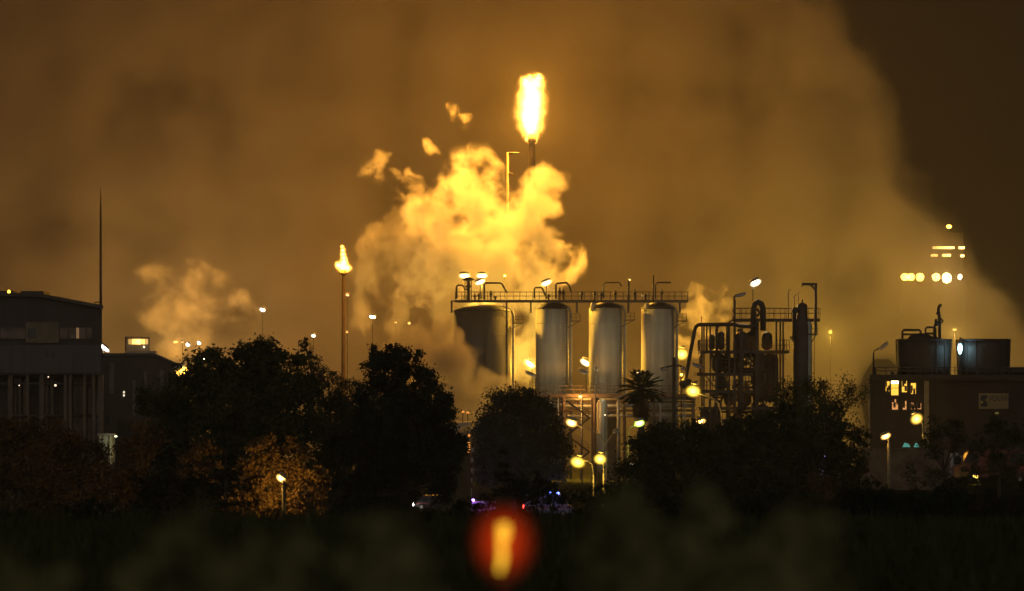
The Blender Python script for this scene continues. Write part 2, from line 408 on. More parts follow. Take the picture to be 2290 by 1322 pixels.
# the great bank of smoke behind the plant; its right-hand edge leans over the cooling towers
def smoke_bank():
    Y0, dep = 752.0, 30.0
    s = Y0 / F_PX
    edge = [(-60,1740),(60,1900),(170,1975),(300,2010),(400,2010),(460,2100),(540,2170),(600,2190),(660,2230),(720,2290),(800,2330),(980,2340)]   # row, column of the edge
    bl = []
    for py, px in edge: bl.append((at(px - 120, py, Y0), 190*s))
    for py in range(-60, 1000, 170):
        for px in range(-340, 1900, 190): bl.append((at(px, py, Y0), 190*s))
    o = body_mesh("smoke_bank", bl, 1.0, 3.0)
    o.data.materials.clear()
    ctr = Vector((0, Y0, 45.0)); o.data.transform(Matrix.Translation(-ctr)); o.location = ctr
    m = bpy.data.materials.new("smoke_bank"); m.use_nodes = True
    nt = m.node_tree; n, l = nt.nodes, nt.links; n.clear()
    out = n.new("ShaderNodeOutputMaterial"); pv = n.new("ShaderNodeVolumePrincipled")
    tc = n.new("ShaderNodeTexCoord")
    nz = n.new("ShaderNodeTexNoise"); nz.inputs["Scale"].default_value = 0.062; nz.inputs["Detail"].default_value = 5
    l.new(tc.outputs["Object"], nz.inputs["Vector"])
    sb = n.new("ShaderNodeVectorMath"); sb.operation = 'SUBTRACT'; sb.inputs[1].default_value = (.5,.5,.5); l.new(nz.outputs["Color"], sb.inputs[0])
    sc = n.new("ShaderNodeVectorMath"); sc.operation = 'SCALE'; sc.inputs["Scale"].default_value = 26.0; l.new(sb.outputs[0], sc.inputs[0])
    ad = n.new("ShaderNodeVectorMath"); ad.operation = 'ADD'; l.new(tc.outputs["Object"], ad.inputs[0]); l.new(sc.outputs[0], ad.inputs[1])
    sp = n.new("ShaderNodeSeparateXYZ"); l.new(ad.outputs[0], sp.inputs[0])
    zn = n.new("ShaderNodeMapRange"); zlo, zhi = at(0, 980, Y0).z - 45, at(0, -60, Y0).z - 45
    zn.inputs[1].default_value = zlo; zn.inputs[2].default_value = zhi; l.new(sp.outputs[2], zn.inputs[0])
    fc = n.new("ShaderNodeFloatCurve"); cu = fc.mapping.curves[0]
    pts = [((980 - py)/1040.0, (px - 1700)/700.0) for py, px in reversed(edge)]
    cu.points[0].location = pts[0]; cu.points[1].location = pts[-1]
    for p in pts[1:-1]: cu.points.new(*p)
    fc.mapping.update(); l.new(zn.outputs[0], fc.inputs["Value"])
    ex = n.new("ShaderNodeMath"); ex.operation = 'MULTIPLY_ADD'; ex.inputs[1].default_value = 700.0*s; ex.inputs[2].default_value = (1700 - CX)*s
    l.new(fc.outputs[0], ex.inputs[0])
    dx = n.new("ShaderNodeMath"); dx.operation = 'SUBTRACT'; l.new(ex.outputs[0], dx.inputs[0]); l.new(sp.outputs[0], dx.inputs[1])
    e = n.new("ShaderNodeMapRange"); e.interpolation_type = 'SMOOTHSTEP'; e.inputs[1].default_value = 0.0; e.inputs[2].default_value = 4.0; l.new(dx.outputs[0], e.inputs[0])
    f2 = n.new("ShaderNodeMapRange"); f2.inputs[1].default_value = 0.36; f2.inputs[2].default_value = 0.64; f2.inputs[3].default_value = 0.36; f2.inputs[4].default_value = 2.3
    l.new(nz.outputs["Fac"], f2.inputs[0])
    k = n.new("ShaderNodeMath"); k.operation = 'MULTIPLY'; l.new(e.outputs[0], k.inputs[0]); l.new(f2.outputs[0], k.inputs[1])
    k2 = n.new("ShaderNodeMath"); k2.operation = 'MULTIPLY'; k2.inputs[1].default_value = 0.042; l.new(k.outputs[0], k2.inputs[0])
    pv.inputs["Color"].default_value = (0.30, 0.27, 0.25, 1); pv.inputs["Anisotropy"].default_value = 0.0
    l.new(k2.outputs[0], pv.inputs["Density"]); l.new(pv.outputs[0], out.inputs["Volume"])
    m.cycles.volume_step_rate = 0.25; m.cycles.volume_sampling = 'MULTIPLE_IMPORTANCE'
    o.data.materials.append(m)
    return tag(o, "huge bank of brown smoke filling the sky behind the plant", "smoke", None, "stuff")
smoke_bank()
# ------------------------------------------------------------------ ground
def ground():
    xs = [-4000,-1500,-600,-300,-150,-80,-40,-20,-10,-5,0,5,10,16,20,22,24,26,28,30,35,40,60,80,150,300,600,1500,4000]
    ys = [-60,-20,0,4,8,12,16,24,36,50,65,80,92,100,106,110,112,114,117,120,123,126,129,132,135,138,140,150,220,290,300,308,316,324,332,340,380,420,430,434,438,442,446,450,500,600,700,800,1200,2500,6000]
    mb = MB()
    vs = [(x, y, ground_z(x, y) + (0.25*mnoise.noise((x*.05, y*.05, 0)) if y < 800 else 0) - 0.2) for y in ys for x in xs]
    n = len(xs)
    fs = [(j*n+i, j*n+i+1, (j+1)*n+i+1, (j+1)*n+i) for j in range(len(ys)-1) for i in range(n-1)]
    mb.add(vs, fs, True)
    mb.build("ground", mat("dark_grass", (0.020,0.022,0.012), 0.95, var=0.6, scale=0.6, spec=0.0), kind="structure", origin=(0,0,0))
ground()

STEEL = mat("dark_steel", (0.060,0.052,0.045), 0.55, 0.0, 0.35, 0.6)
RUST = mat("rusty_steel", (0.11,0.072,0.045), 0.7, 0.0, 0.4, 0.9)
GALV = mat("galvanised_steel", (0.30,0.29,0.26), 0.5, 0.0, 0.2, 0.8)
CONC = mat("concrete", (0.26,0.24,0.21), 0.9, 0.0, 0.25, 0.5)
DARKWALL = mat("dark_cladding", (0.055,0.050,0.050), 0.8, 0.0, 0.2, 0.4, stretch=(3,3,0.3))
GREYWALL = mat("grey_cladding", (0.085,0.080,0.088), 0.75, 0.0, 0.2, 0.5, stretch=(3,3,0.3))
SILO = mat("silo_shell", (0.50,0.47,0.37), 0.9, 0.0, 0.24, 1.1, stretch=(1,1,0.10), world=True, spec=0.12)
GLASS = mat("dark_glass", (0.03,0.03,0.035), 0.15, 0.0, 0.1, 1.0)

def zof(py, Y): return CAM_H + (HZ - py)/F_PX*Y
def xof(px, Y): return (px - CX)/F_PX*Y

def rail(mb, p, q, h=1.1, gap=1.4, r=0.045):
    p, q = Vector(p), Vector(q); L = (q-p).length; n = max(1, round(L/gap))
    up = Vector((0,0,1))
    for k in (h, h*0.52): mb.obox(p+up*k, q+up*k, r*1.6, r*1.6)
    for i in range(n+1):
        c = p.lerp(q, i/n); mb.obox(c, c+up*(h-0.01), r*1.6, r*1.6)
    return mb

# ------------------------------------------------------------------ silos
def silo(px0, px1, Y, y_sh, y_top, y_bot, label, nozzle=None, shell=SILO):
    r = (px1-px0)/2*Y/F_PX; x = xof((px0+px1)/2, Y); zt, zb, zc = zof(y_sh, Y), zof(y_bot, Y), zof(y_top, Y)
    t = thing("silo", label, "silo", (x, Y, 0), "silos in a row behind the walkway")
    mb = MB().lathe((x, Y, 0), [(r, zb), (r, zt)], 48)
    z = zb + 1.6
    while z < zt - 0.6:                       # welded stiffening rings
        mb.lathe((x, Y, 0), [(r-.01, z-.03), (r+.02, z-.03), (r+.02, z+.03), (r-.01, z+.03)], 48, False); z += 2.9
    mb.build("shell", shell, t)
    MB().lathe((x, Y, 0), [(r+0.06, zt-0.1), (r+0.06, zt+0.05), (r*0.45, zc-0.12), (r*0.36, zc)], 40).build("cone_roof", STEEL, t)
    MB().lathe((x, Y, 0), [(r*0.86, 0), (r*0.86, zb-0.9), (r*0.97, zb)], 40).build("skirt", CONC, t)
    pp = MB(); xr = x + r + 0.28
    pp.tube([(xr, Y-0.6, 0.2), (xr, Y-0.6, zt-0.6), (xr-0.3, Y-0.6, zt+0.1), (x+r*0.4, Y-0.4, zc-0.1)], 0.2, 10)
    pp.build("riser_pipe", GALV, t)
    lad = MB(); xl = x + r*0.78; yl = Y - r*0.66
    for dx in (-0.22, 0.22): lad.obox((xl+dx, yl, zb+0.2), (xl+dx, yl, zt+0.9), 0.06, 0.06)
    k = zb + 0.4
    while k < zt: lad.obox((xl-0.22, yl-0.01, k), (xl+0.22, yl-0.01, k), 0.04, 0.04); k += 0.45
    lad.build("ladder", STEEL, t)
    bal = MB(); zb2 = zt - 1.9
    bal.cbox((x+r+1.0, Y-0.9, zb2), (1.5, 1.4, 0.14)); rail(bal, (x+r+0.4, Y-1.5, zb2+.07), (x+r+1.7, Y-1.5, zb2+.07), 1.0, .6); rail(bal, (x+r+1.7, Y-1.5, zb2+.07), (x+r+1.7, Y-0.3, zb2+.07), 1.0, .6)
    bal.obox((x+r*0.9, Y-0.9, zb2-1.0), (x+r+1.5, Y-0.9, zb2-0.08), 0.1, 0.1)
    bal.build("side_platform", STEEL, t)
    if nozzle:
        MB().lathe((xof(nozzle, Y), Y-r*0.55, 0), [(0.42, zt-0.5), (0.42, zt+0.55), (0.3, zt+0.7)], 12).build("hatch", SILO, t)
    return t
DARKSILO = mat("shaded_silo_shell", (0.13,0.115,0.095), 0.9, 0.0, 0.4, 0.6, stretch=(1,1,0.15), world=True, spec=0.1)  # darker copy of the silo shell: its shaded front put into the colour
silo(1014, 1144, 604, 695, 677, 905, "wide dark silo half hidden by rolling steam", shell=DARKSILO)
silo(1198, 1272, 600, 690, 674, 878, "pale silo beside the gap of glowing yellow steam")
silo(1317, 1393, 601, 688, 676, 878, "pale silo with a yellow lit edge, just left of the palm tree", 1326)
silo(1434, 1509, 602, 690, 676, 878, "hazy pale silo standing directly behind the palm tree", 1446)

# ------------------------------------------------------------------ walkway over the silo tops
def walkway():
    Y = 597.0; z = zof(672, Y); x0, x1 = xof(1018, Y), xof(1538, Y)
    t = thing("walkway", "long railed steel walkway running across the tops of the four silos", "walkway", (x0, Y, z))
    MB().box((x0, Y-0.8, z-0.24), (x1, Y+0.8, z)).box((x0, Y-0.86, z-0.34), (x1, Y-0.82, z+0.06)).build("deck", STEEL, t)
    m = MB(); rail(m, (x0, Y-0.75, z), (x1, Y-0.75, z), 1.25, 0.95); m.build("railing", STEEL, t)
    m = MB(); rail(m, (x0, Y+0.75, z), (x1, Y+0.75, z), 1.25, 1.9); m.build("railing", STEEL, t)
    for px in (1010, 1133, 1187, 1290, 1405, 1520):
        m = MB(); xx = xof(px, Y); m.obox((xx, Y, zof(905, Y) if px in (1133,) else zof(700, Y)), (xx, Y, z-0.05), 0.28, 0.28)
        if px == 1010: m.obox((xx, Y, z-0.1), (xof(1030, Y), Y, z-0.1), 0.2, 0.2)
        m.build("support", STEEL, t)
    def pipe(pts, r, Y2=Y+0.3): MB().tube([at(a, b, Y2) for a, b in pts], r, 10).build("pipe_loop", STEEL, t)
    pipe([(1021,668),(1021,642),(1024,638),(1034,638),(1038,642),(1039,647),(1050,647)], 0.15)
    pipe([(1083,670),(1083,636),(1086,633),(1119,633),(1123,636),(1134,655)], 0.15)
    pipe([(1195,668),(1195,646),(1198,643),(1210,643),(1214,647),(1217,656),(1224,668)], 0.13)
    pipe([(1243,668),(1243,637),(1246,634),(1267,632),(1273,640),(1277,652)], 0.15)
    pipe([(1350,668),(1350,636),(1353,632),(1385,632),(1390,640)], 0.12)
    pipe([(1466,668),(1466,636),(1470,632),(1500,632)], 0.12)
    for px, py in ((1405,626),(1461,616)):
        MB().tube([at(px, 672, Y), at(px, py, Y)], 0.13, 8).build("vent_mast", STEEL, t)
    v = MB(); c = at(1048, 672, Y)
    v.lathe((c.x, Y+0.2, 0), [(0.22,z),(0.22,z+1.9),(0.5,z+2.0),(0.5,z+2.15),(0.24,z+2.25),(0.24,z+2.9),(0.85,z+3.0),(0.95,z+3.1),(0.3,z+3.45)], 16)
    for a in range(4):
        dx, dy = 0.55*math.cos(a*1.57+.7), 0.55*math.sin(a*1.57+.7)
        v.obox((c.x+dx, Y+.2+dy, z), (c.x+dx, Y+.2+dy, z+2.95), 0.07, 0.07)
    v.build("capped_vent", STEEL, t)
    rnd = random.Random(3)
    for px in (1062,1071,1098,1108,1227,1252,1260,1301,1330,1345,1376,1420,1444,1480):
        hh = rnd.uniform(0.7, 1.9); c = at(px, 672, Y)
        MB().lathe((c.x, Y+rnd.uniform(-.3,.5), 0), [(0.12,z),(0.12,z+hh*.5),(0.26,z+hh*.55),(0.26,z+hh*.75),(0.1,z+hh*.8),(0.1,z+hh)], 8).build("valve", STEEL, t)
walkway()

# ------------------------------------------------------------------ pipe rack and platform under the silos
def pipe_rack():
    Y = 592.0; z = zof(881, Y); x0, x1 = xof(1192, Y), xof(1555, Y)
    t = thing("pipe_rack", "long brown steel pipe rack with railed deck below the pale silos", "pipe rack", (x0, Y, 0))
    MB().box((x0, Y-1.5, z-0.5), (x1, Y+1.6, z)).build("deck", RUST, t)
    m = MB(); rail(m, (x0, Y-1.4, z), (x1, Y-1.4, z), 1.2, 1.0, 0.05); m.build("railing", RUST, t)
    for px in (1200, 1262, 1328, 1396, 1462, 1507, 1550):
        for dy in (-1.2, 1.3):
            xx = xof(px, Y); MB().obox((xx, Y+dy, 0), (xx, Y+dy, z-0.5), 0.34, 0.34).build("leg", RUST, t)
    for i, (py, r) in enumerate(((892,0.22),(899,0.14),(907,0.3),(918,0.18),(930,0.24))):
        zz = zof(py, Y); MB().tube([(x0, Y-0.6+0.3*i, zz), (x1, Y-0.6+0.3*i, zz)], r, 10).build("pipe", RUST if i % 2 else GALV, t)
    for i, (px, r) in enumerate(((1230,0.16),(1248,0.12),(1300,0.14),(1382,0.2),(1428,0.12),(1476,0.16),(1530,0.14))):
        xx = xof(px, Y); MB().tube([(xx, Y-1.0, 0.2), (xx, Y-1.0, z-0.6), (xx+0.4, Y-0.4, z-0.45)], r, 8).build("pipe", GALV, t)
pipe_rack()
def stair():
    Y = 588.0
    a, b = at(1262, 905, Y), at(1316, 935, Y)
    t = thing("stair_tower", "orange lit steel stair tower under the pipe rack", "stairs", (a.x, Y, 0))
    for lv in range(4):
        z0, z1 = zof(935 + lv*38, Y), zof(897 + lv*38, Y)
        m = MB()
        xa, xb = (xof(1318, Y), xof(1268, Y)) if lv % 2 == 0 else (xof(1268, Y), xof(1318, Y))
        for dy in (-0.5, 0.5): m.obox((xa, Y+dy, z0), (xb, Y+dy, z1), 0.1, 0.28)
        for k in range(9):
            f = (k+.5)/9; m.cbox((xa+(xb-xa)*f, Y, z0+(z1-z0)*f), (0.3, 0.9, 0.05))
        for dy in (-0.5,):
            m.obox((xa, Y+dy, z0+1.0), (xb, Y+dy, z1+1.0), 0.07, 0.07); m.obox((xa, Y+dy, z0+.55), (xb, Y+dy, z1+.55), 0.06, 0.06)
        m.build("flight", RUST, t)
        m = MB(); m.box((min(xa,xb)-1.1, Y-.7, z1-.1), (min(xa,xb)-.1, Y+.7, z1)); rail(m, (min(xa,xb)-1.1, Y-.68, z1), (min(xa,xb)-.1, Y-.68, z1), 1.0, .5); m.build("landing", RUST, t)
    for px in (1258, 1324):
        xx = xof(px, Y); MB().obox((xx, Y-.6, 0), (xx, Y-.6, zof(890, Y)), .22, .22).build("post", RUST, t)
    return t
stair()
def tank_under():
    Y = 590.0; x = xof(1346, Y)
    t = thing("vessel", "pale upright vessel standing on legs under the pipe rack", "vessel", (x, Y, 0))
    MB().lathe((x, Y-1.2, 0), [(0.3,1.2),(0.78,2.0),(0.8,zof(892,Y)-.6),(0.5,zof(892,Y)-.2),(0.15,zof(892,Y))], 24).build("shell", SILO, t)
    for a in range(3):
        dx, dy = .6*math.cos(a*2.1+.4), .6*math.sin(a*2.1+.4)
        MB().obox((x+dx, Y-1.2+dy, 0), (x+dx, Y-1.2+dy, 2.3), .14, .14).build("leg", RUST, t)
tank_under()

# ------------------------------------------------------------------ steel process structure right of the silos
def process_frame():
    Y = 560.0; X = lambda p: xof(p, Y); Z = lambda p: zof(p, Y); d0, d1 = Y-3.0, Y+3.0
    t = thing("process_structure", "dark open steel process structure full of pipes and platforms right of the silos", "process plant", (X(1660), Y, 0))
    for px, top, w in ((1572,728,.22),(1586,728,.22),(1600,727,.3),(1628,727,.24),(1640,672,.32),(1655,735,.4),(1690,716,.5),(1733,716,.24),(1748,716,.24)):
        for dy in (d0, d1) if px in (1572, 1628, 1655, 1690, 1748) else (d0,):
            MB().obox((X(px), dy, 0), (X(px), dy, Z(top)), w, w).build("column", STEEL, t)
    def deck(px0, px1, py, ya=d0, yb=d1, rails=(), h=1.25, th=0.42):
        m = MB(); m.box((X(px0), ya, Z(py)-th), (X(px1), yb, Z(py)))
        m.build("platform", STEEL, t)
        for a, b in rails:
            m = MB(); rail(m, (X(a), ya+.05, Z(py)), (X(b), ya+.05, Z(py)), h, 0.75, 0.05); rail(m, (X(a), yb-.05, Z(py)), (X(b), yb-.05, Z(py)), h, 1.5, 0.05)
            if a == px0: rail(m, (X(a)+.05, ya, Z(py)), (X(a)+.05, yb, Z(py)), h, 1.5, 0.05)
            m.build("railing", STEEL, t)
    deck(1640, 1832, 713, Y-1.6, Y+1.6, ((1640,1680),(1706,1832)), 1.45)
    deck(1563, 1762, 784, rails=((1563,1628),(1740,1762)), h=1.45)
    deck(1556, 1682, 834); deck(1556, 1690, 872, rails=((1556,1660),)); deck(1560, 1735, 910)
    def pipe(pts, r, dy=0, mt=STEEL, seg=12): MB().tube([at(a, b, Y) + Vector((0, dy, 0)) for a, b in pts], r, seg).build("pipe", mt, t)
    pipe([(1528,858),(1533,835),(1551,740),(1554,731),(1560,727),(1640,726),(1652,730),(1690,732)], 0.27, -3.3)
    pipe([(1600,800),(1600,735),(1604,728)], 0.2, -3.4); pipe([(1626,790),(1626,722),(1640,714)], 0.14, -3.4)
    pipe([(1683,752),(1683,690),(1686,680),(1693,676),(1700,680),(1704,690),(1704,740)], 0.42, -2.2)
    pipe([(1690,690),(1697,700),(1690,708)], 0.2, -2.2)
    pipe([(1563,836),(1563,800),(1567,792),(1574,788)], 0.12, -3.4); pipe([(1617,872),(1617,840),(1611,836)], 0.13, -3.4)
    pipe([(1578,787),(1578,727)], 0.1, -3.3); pipe([(1566,727),(1566,708)], 0.06, -3.3)
    pipe([(1640,672),(1640,664),(1643,661)], 0.1, -3.0); pipe([(1733,760),(1733,720),(1748,720),(1748,780)], 0.1, -3.3)
    rnd = random.Random(11)
    for k in range(52):                                  # the tangle of runs between the decks
        px = rnd.uniform(1590, 1735); y0 = rnd.choice((787, 836, 874, 912)); y1 = y0 + rnd.uniform(24, 60)
        jog = rnd.choice((-1, 1))*rnd.uniform(6, 22)
        pipe([(px, y0), (px, (y0+y1)/2-3), (px+jog*.2, (y0+y1)/2), (px+jog, (y0+y1)/2), (px+jog, y1)], rnd.uniform(.07,.2), rnd.uniform(-3,2.5), rnd.choice((STEEL, RUST, STEEL)), 8)
    for k in range(20):
        py = rnd.uniform(795, 960); a = rnd.uniform(1560, 1640); pipe([(a, py), (a+rnd.uniform(40,110), py)], rnd.uniform(.08,.22), rnd.uniform(-2.5,2.5), rnd.choice((STEEL, RUST)), 8)
    def vessel(px, y0, y1, r, dy): 
        z1, z0 = Z(y0), Z(y1)
        MB().lathe((X(px), Y+dy, 0), [(r*.3,z0),(r*.8,z0+r*.3),(r,z0+r*.8),(r,z1-r*.8),(r*.8,z1-r*.3),(r*.3,z1)], 20).build("vessel", STEEL, t)
    vessel(1611, 742, 783, 0.5, -2); vessel(1657, 742, 800, 1.2, -1.5); vessel(1680, 740, 800, 1.0, 0.5); vessel(1606, 790, 834, 1.0, -1); vessel(1725, 790, 900, 1.1, 1.0); vessel(1700, 790, 900, 1.2, -.5)
    vessel(1640, 800, 834, .9, 1.5); vessel(1593, 748, 783, .45, 1.0); vessel(1716, 742, 783, .8, 1.2); vessel(1632, 876, 908, .8, .5); vessel(1666, 876, 910, 1.0, 1.5); vessel(1612, 838, 872, 0.8, 0); vessel(1705, 905, 985, 1.4, -1.0); vessel(1575, 914, 985, .7, -1); vessel(1600, 914, 990, .9, -1)
    m = MB().ell(at(1532, 858, Y)+Vector((0,-3.3,0)), (1.0, 0.9, 0.75)); m.build("elbow_joint", STEEL, t)
    for a, b, y0, y1 in ((1655,1690,790,830),(1572,1600,836,870),(1690,1735,836,790)):
        MB().obox((X(a), d0, Z(y0)), (X(b), d0, Z(y1)), .16, .16).build("brace", STEEL, t)
    for px, y0, y1 in ((1664,838,872),(1672,838,872),(1660,876,912)):
        MB().obox((X(px), d0, Z(y1)), (X(px), d0, Z(y0)), .1, .1).build("ladder_rail", STEEL, t)
process_frame()

def tall_column():
    Y = 556.0; X = lambda p: xof(p, Y); Z = lambda p: zof(p, Y); x = X(1794)
    t = thing("process_column", "tall round process column with a pale pipe down its side, right of the steel structure", "process column", (x, Y, 0))
    r = 20*Y/F_PX
    MB().lathe((x, Y, 0), [(r*1.05,0),(r,1.5),(r,Z(722)),(r*.62,Z(712)),(r*.58,Z(684)),(r*.4,Z(679)),(.12,Z(677)),(.12,Z(670))], 32).build("shell", STEEL, t)
    MB().tube([(X(1809), Y-.7, 1), (X(1809), Y-.7, Z(728)), (X(1805), Y-.7, Z(720))], .34, 12).build("side_pipe", mat("pale_pipe", (0.36,0.42,0.40), .4), t)
    MB().tube([(X(1776), Y-.6, Z(760)), (X(1776), Y-.6, Z(700)), (X(1780), Y-.6, Z(692)), (X(1787), Y-.6, Z(690))], .3, 12).build("side_pipe", STEEL, t)
    MB().tube([(X(1777), Y-1.0, Z(700)), (X(1777), Y-1.0, Z(688))], [.5,.35], 10).build("valve", STEEL, t)
    for px, y0, y1 in ((1763,712,650),(1776,700,662),(1785,690,655)): MB().tube([at(px, y0, Y), at(px, y1, Y), at(px+5, y1-3, Y)], .06, 6).build("vent_pipe", STEEL, t)
    m = MB(); z = Z(746); m.box((X(1804), Y-1.2, z-.2), (X(1828), Y+1.0, z)); m.obox((X(1812), Y-.8, z-1.4), (X(1824), Y-.8, z-.15), .14, .14); rail(m, (X(1814), Y-1.15, z), (X(1828), Y-1.15, z), 1.3, .5); m.build("side_platform", STEEL, t)
    m = MB(); z = Z(754); m.obox((X(1766), Y-.6, z), (X(1778), Y-.6, z-.9), .16, .16); m.obox((X(1766), Y-.6, z), (X(1778), Y-.6, z), .16, .16); m.build("bracket", STEEL, t)
    m = MB(); xx = X(1817)
    for dx in (-.2, .2): m.obox((xx+dx, Y-.9, 1), (xx+dx, Y-.9, Z(746)), .06, .06)
    k = 1.5
    while k < Z(746): m.obox((xx-.2, Y-.9, k), (xx+.2, Y-.9, k), .04, .04); k += .4
    m.build("ladder", STEEL, t)
    d = thing("davit_crane", "black davit crane arm standing above the round process column", "davit", (X(1823), Y-1.0, Z(745)))
    MB().obox((X(1823), Y-1.0, Z(745)), (X(1823), Y-1.0, Z(634)), .36, .36).build("post", STEEL, d)
    MB().obox((X(1826), Y-1.0, Z(636)), (X(1791), Y-1.0, Z(636)), .3, .34).build("arm", STEEL, d)
    MB().obox((X(1823), Y-1.0, Z(650)), (X(1811), Y-1.0, Z(637)), .24, .24).build("brace", STEEL, d)
    MB().box((X(1791), Y-1.1, Z(642)), (X(1794), Y-.9, Z(637))).build("hook", STEEL, d)
tall_column()

# ------------------------------------------------------------------ dark factory hall at the left
def hall():
    Y = 420.0; X = lambda p: xof(p, Y); Z = lambda p: zof(p, Y); D = 34; K = -4.2
    t = thing("factory_hall", "big dark factory hall with a sloping roof and one long window band", "factory", (X(90), Y, 0))
    MB().prism([(X(-140),Z(838)),(X(228),Z(838)),(X(228),Z(692)),(X(88),Z(664)),(X(-140),Z(662))], Y, Y+D, K).build("wall", DARKWALL, t)
    rf = MB().prism([(X(-140),Z(661.5)),(X(88),Z(663.5)),(X(232),Z(691)),(X(232),Z(683)),(X(88),Z(656)),(X(-140),Z(655))], Y-.6, Y+D+.6, K).build("roof", STEEL, t)
    for a, b in ((-30,15),(30,82)): MB().box((X(a), Y+6, Z(657)), (X(b), Y+12, Z(648))).build("roof_vent", DARKWALL, rf)
    MB().box((X(-140), Y-.12, Z(834)), (X(226), Y-.003, Z(772))).build("lower_cladding", GREYWALL, t)
    pan = MB().box((X(58), Y-.25, Z(767)), (X(133), Y-.003, Z(721))).build("bay_panel", mat("pale_panel", (0.15,0.13,0.10), .8), t)
    MB().box((X(63), Y-.3, Z(757)), (X(81), Y-.255, Z(734))).build("window", GLASS, pan)
    band = mat("dim_window", (0.14,0.115,0.095), .4, var=.5, scale=.8)
    for a, b in ((-60,-2),(2,57),(135,152),(154,168),(179,192),(194,206)):
        f = MB().box((X(a), Y-.1, Z(757)), (X(b), Y-.003, Z(733))).build("window", band, t)
        MB().box((X(a)-.05, Y-.16, Z(758.5)), (X(b)+.05, Y-.105, Z(757))).build("sill", STEEL, f)
    MB().box((X(170.5), Y-.1, Z(757)), (X(177), Y-.003, Z(733))).build("window", glow("warm_window_dim", (1,.55,.25), .09), t)
    for a, b, c, d in ((100,784,108,800),(118,786,124,800)): MB().box((X(a), Y-.16, Z(d)), (X(c), Y-.121, Z(b))).build("louvre", STEEL, t)
    MB().prism([(X(-140),0),(X(225),0),(X(225),Z(838.2)),(X(-140),Z(838.2))], Y+3, Y+D, K).build("ground_floor_wall", mat("undercroft_wall", (0.07,0.062,0.058), .85), t)
    for px in (-20, 22, 60, 92, 145, 156, 188, 208, 224):
        MB().obox((X(px), Y+.6, 0), (X(px), Y+.6, Z(838)), .5 if px in (22,92,224,-20) else .32, .4).build("column", mat("pale_column", (0.12,0.10,0.08), .8), t)
    rnd = random.Random(5)
    for px in (30, 40, 52, 100, 112, 164, 170, 176, 182, 196):
        MB().tube([(X(px), Y+1.6, 1), (X(px), Y+1.6, Z(838))], rnd.uniform(.1,.22), 8).build("pipe", mat("pale_column", (0.12,0.10,0.08), .8), t)
    for py in (842, 858, 930):
        MB().tube([(X(-140), Y+1.2, Z(py)), (X(222), Y+1.2, Z(py))], .18, 8).build("pipe", STEEL, t)
    for px, py, s in ((124,862,2.2),(108,843,1.2),(43,862,1.2)):
        MB().ell(at(px, py, Y-.1), (s*.05,.08,s*.05)).build("lamp", glow("small_warm_lamp", (1,.75,.5), 1.2), t)
    MB().ell(at(20, 653, Y-.2), (.16,.16,.22)).build("roof_lamp", glow("yellow_lamp", (1,.62,.06), 2.2), t)
    mt = thing("lightning_mast", "very tall thin mast on the right end of the factory hall roof", "mast", (X(220.5), Y+2, Z(683)))
    MB().tube([(X(221), Y+2, Z(690)), (X(220.7), Y+2, Z(560)), (X(220.5), Y+2, Z(470)), (X(220.5), Y+2, Z(444)), (X(220.4), Y+2, Z(418))], [.15,.12,.10,.06,.015], 8).build("pole", RUST, mt)
    MB().tube([(X(207), Y+2, Z(680)), (X(208), Y+2, Z(675)), (X(220), Y+2, Z(675))], .07, 6).build("stay", STEEL, mt)
    MB().lathe((X(220.7), Y+2, 0), [(.3,Z(688)),(.3,Z(683)),(.16,Z(680))], 12).build("base", STEEL, mt)
hall()

def gabled():
    Y = 440.0; X = lambda p: xof(p, Y); Z = lambda p: zof(p, Y)
    t = thing("workshop", "low dark workshop with a sloping roof end beside the factory hall", "workshop", (X(300), Y, 0))
    MB().prism([(X(226),0),(X(404),0),(X(404),Z(822)),(X(345),Z(797)),(X(226),Z(797))], Y, Y+24, -3.2).build("wall", mat("brown_wall", (0.05,0.040,0.032), .85), t)
    MB().prism([(X(224),Z(796)),(X(345),Z(796)),(X(411),Z(823)),(X(411),Z(818)),(X(346),Z(790)),(X(224),Z(790))], Y-.5, Y+24.5, -3.2).build("roof", DARKWALL, t)
    MB().box((X(272), Y+4, Z(789.5)), (X(342), Y+5, Z(784.5))).build("ridge_capping", mat("tan_ridge", (0.42,0.28,0.17), .7), t)  # lit parapet strip: its brightness is put into the tan colour
    for px, y0, y1, w in ((250,812,880,.5),(325,832,900,.3),(362,828,905,.4),(300,850,930,.3),(385,830,910,.25)):
        MB().box((X(px)-w/2, Y-.14, Z(y1)), (X(px)+w/2, Y-.003, Z(y0))).build("pilaster", mat("pale_column", (0.12,0.10,0.08), .8), t)
    for py in (877, 884): MB().box((X(275.5), Y-.1, Z(py+2.6)), (X(279), Y-.004, Z(py-2.2))).build("window", glow("small_white_window", (1,.9,.65), .5), t)
    for a, b, c, d in ((236,930,246,950),(262,940,300,975)): MB().box((X(a), Y-.08, Z(d)), (X(c), Y-.004, Z(b))).build("window", GLASS, t)
gabled()

